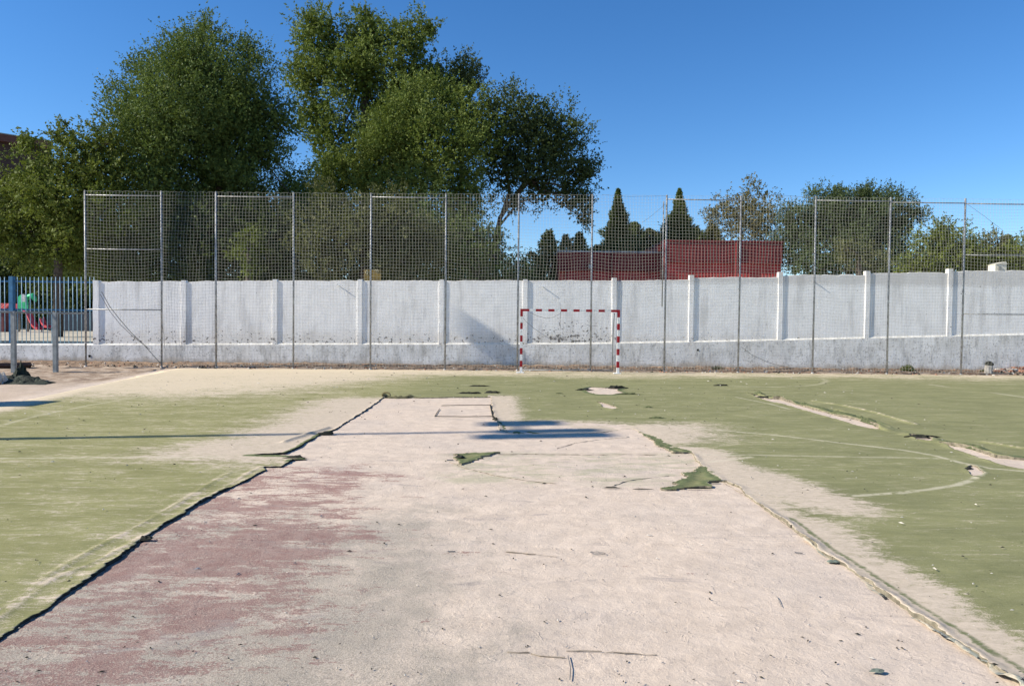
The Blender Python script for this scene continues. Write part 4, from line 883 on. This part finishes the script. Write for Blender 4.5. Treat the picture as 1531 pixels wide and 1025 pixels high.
tree('leaning_tree', 'spreading dark tree with a bare leaning trunk right of the tree group', 'tree', [(790, 180, 46), (748, 200, 42), (835, 205, 44), (862, 250, 34), (800, 240, 52), (755, 255, 40), (848, 290, 30), (872, 300, 24), (808, 285, 28), (733, 165, 22), (876, 255, 20), (872, 325, 15), (770, 300, 20)], 44., L_DARK, .85, L=.17, W=.09, trunk=[(742, 470), (741, 360), (748, 325), (765, 300), (785, 270)], group=T, trr=.2, sparse=.12, shell=.55,
    limbs=[([(750, 322), (762, 285), (752, 240)], .13), ([(765, 300), (800, 262), (850, 236)], .12), ([(785, 272), (830, 275), (868, 296)], .09), ([(745, 340), (775, 303), (800, 296)], .08)])
tree('olive_shrub', 'large olive grey shrub behind the net, left of centre', 'shrub', [(490, 320, 42), (545, 325, 50), (600, 335, 48), (470, 360, 40), (530, 375, 52, -.4), (590, 385, 50), (485, 400, 34), (640, 360, 42)], 33., L_OLIVE, 1.0, L=.13, W=.06, group=T, bias=(0, 0, .2), twl=.35)
tree('dark_hedge', 'dark hedge under the big leafy tree behind the net', 'hedge', [(265, 345, 58), (330, 360, 58), (400, 350, 52), (220, 385, 50), (290, 400, 50), (370, 405, 50), (430, 395, 40)], 35., L_DARK, .9, group=T, L=.18, W=.09)
tree('light_bush', 'light yellow green bush hanging in front of the dark hedge', 'bush', [(372, 350, 16), (362, 378, 18), (385, 362, 13), (372, 398, 14)], 32., L_YEL, .8, L=.16, W=.06, group=T, bias=(0, 0, -.4), twl=.5)
tree('dark_hedge', 'dark hedge low behind the blue fence and playground', 'hedge', [(-20, 420, 60), (40, 430, 55), (100, 430, 55), (160, 425, 50), (75, 450, 40), (130, 462, 36), (20, 462, 30)], 56., L_DARK, .7, group=T, L=.26, W=.14)
tree('dark_conifer', 'dark conifer with hanging branches below the leaning tree', 'conifer', [(690, 345, 44), (730, 375, 38), (655, 390, 42), (700, 395, 40), (762, 395, 24), (742, 350, 16), (785, 405, 16), (640, 320, 36)], 35.5, L_CON, .95, L=.16, W=.06, group=T, bias=(.2, 0, -.35))
for a in (('slim pointed cypress left of the red building', 821, 341, 24, 46., None, 1.1, .45), ('short cypress just behind the left end of the red building', 846, 348, 22, 50., None, 1., .6), ('pale green cypress second behind the left end of the red building', 867, 345, 26, 50., L_YEL, 1., .7), ('small low cypress behind the low roof beside the net post', 893, 364, 28, 52., L_OLIVE, 1., .6),
    ('small cypress at the foot of the leaning tree', 797, 374, 22, 44., None, 1., .5), ('tall dark conifer above the low red roof', 924, 281, 62, 52., None, 1.3, 1.75), ('round topped conifer right of the tall dark one', 948, 330, 46, 54., None, 1.1, .6), ('third dull conifer above the low red roof', 972, 340, 42, 55., L_OLIVE, 1.1, .6), ('tall pointed conifer above the tall red roof', 1016, 281, 56, 52., None, 1.3, 1.45),
    ('low spiky conifer right of the tall pointed one', 1042, 338, 38, 54., None, 1.1, .7), ('low olive conifer beside the autumn tree', 1066, 336, 48, 55., L_OLIVE, 1.1, .6), ('low conifer behind the roof box of the red building', 994, 344, 38, 56., L_OLIVE, 1.1, .6)):
    conifer(a[0], a[1], a[2], a[3], a[4], a[5], a[6], a[7])
tree('autumn_tree', 'thin leaved autumn tree with brownish leaves behind the tall red roof', 'tree', [(1115, 320, 34), (1090, 335, 30), (1140, 320, 30), (1120, 292, 22), (1112, 355, 44), (1150, 350, 26), (1078, 310, 16), (1060, 325, 12)], 50., L_AUT, .75, L=.18, W=.09, group=T, sparse=.2, trr=.14)
tree('willow_tree', 'wide grey green tree with feathery upswept twigs at right', 'tree', [(1190, 335, 30), (1225, 328, 38), (1262, 318, 38), (1300, 322, 40), (1335, 332, 32), (1285, 350, 48, -.4), (1235, 365, 48, -.4), (1185, 375, 38), (1325, 370, 44), (1358, 325, 12), (1255, 295, 14), (1290, 290, 12), (1330, 300, 12), (1175, 330, 10)], 45., L_BLUE, 1.7, L=.19, W=.065, group=T, bias=(.35, 0, .9), twl=.85)
tree('olive_bush', 'light olive bush in front of the wide grey green tree', 'bush', [(1280, 385, 26), (1305, 395, 22), (1262, 368, 14)], 38., L_OLIVE, 1., L=.14, W=.06, group=T)
tree('dark_hedge', 'dark hedge right of the tall red building', 'hedge', [(1200, 400, 30), (1240, 400, 30), (1290, 405, 30), (1340, 402, 32), (1375, 408, 26)], 42., L_DARK, .9, group=T)
tree('round_tree', 'rounded yellow green tree behind the wall at right', 'tree', [(1418, 368, 40), (1382, 390, 32), (1410, 398, 38), (1450, 385, 32), (1408, 350, 20), (1360, 402, 20)], 40., L_YEL, 1.5, L=.15, W=.08, group=T)
tree('round_tree', 'smaller rounded tree right of the last tall post', 'tree', [(1478, 378, 28), (1465, 395, 28), (1495, 392, 26)], 42., L_OLIVE, 1.5, L=.16, W=.08, group=T)
tree('round_tree', 'yellow green tree at the right border of the picture', 'tree', [(1530, 385, 34), (1512, 398, 26), (1565, 385, 36)], 40., L_YEL, 1.5, L=.16, W=.08, group=T)
conifer('small spiky conifer behind the trees near the right border', 1508, 350, 34, 52.)
# weeds at the wall foot
def weed(px, py, w, h, n, lab, mat):
    c0 = P(px, py, 25.6); c0[2] = .03; t = empty('weed_plant', c0, lab, 'weed', 'weeds at the foot of the wall')
    d = unit(n); d[:, 2] = np.abs(d[:, 2])*.8+.2; d /= np.linalg.norm(d, axis=1)[:, None]; r = RNG.random(n)**.6
    pos = c0+d*r[:, None]*np.array((w/2, w/3, h)); V, Q_ = leaves(pos, d, .09, .035)
    npmesh('foliage', V, Q_, mat, t, attrs=dict(tint=np.repeat(RNG.random(n), 4)))
    mb = MB()
    for k in range(9): mb.tube([c0, c0+d[k]*np.array((w/2, w/3, h))*.9], [.006, .003], 4, cap=False)
    mb.build('stem', M_BARK, t)
weed(1356, 557, .55, .28, 420, 'green weed clump at the foot of the wall between the right posts', L_YEL)
weed(1073, 555, .45, .16, 200, 'low dry weed at the foot of the wall right of the goal', L_OLIVE)
weed(1470, 562, .3, .12, 120, 'tiny weed tuft beside the pale stump', L_OLIVE)
# ------------------------------------------------------------------ light, sky, camera
sun_dir = Vector((-math.cos(AZ)*math.cos(EL), -math.sin(AZ)*math.cos(EL), math.sin(EL)))
ld = bpy.data.lights.new('sun', 'SUN'); ld.energy = 5.0; ld.angle = math.radians(.53); ld.color = (1.0, .925, .80)
lo = bpy.data.objects.new('sun', ld); COL.objects.link(lo); lo.rotation_euler = sun_dir.to_track_quat('Z', 'Y').to_euler(); lo.location = (-20, -5, 20)
w = bpy.data.worlds.new('World'); SC.world = w; w.use_nodes = True; nt = w.node_tree; bg = nt.nodes['Background']
sky = nt.nodes.new('ShaderNodeTexSky'); sky.sky_type = 'NISHITA'; sky.sun_disc = False; sky.sun_elevation = EL
sky.sun_rotation = math.atan2(sun_dir.x, sun_dir.y); sky.air_density = 1.0; sky.dust_density = 0.; sky.ozone_density = 4.5; sky.altitude = 600
hs = nt.nodes.new('ShaderNodeHueSaturation'); hs.inputs['Saturation'].default_value = 1.22; hs.inputs['Hue'].default_value = .504; nt.links.new(sky.outputs[0], hs.inputs['Color']); nt.links.new(hs.outputs[0], bg.inputs[0]); bg.inputs[1].default_value = .112
cd = bpy.data.cameras.new('camera'); cd.sensor_width = 36; cd.lens = F/1531*36; cd.clip_end = 2000; cd.clip_start = .05
cam = bpy.data.objects.new('camera', cd); COL.objects.link(cam)
M4 = Matrix([[R[0][0], R[0][1], R[0][2], 0], [R[1][0], R[1][1], R[1][2], 0], [R[2][0], R[2][1], R[2][2], EYE], [0, 0, 0, 1]])
cam.matrix_world = M4; SC.camera = cam
SC.view_settings.view_transform = 'Standard'; SC.view_settings.look = 'None'; SC.view_settings.gamma = 1; SC.view_settings.exposure = .58
SC.cycles.max_bounces = 6; SC.cycles.transparent_max_bounces = 4
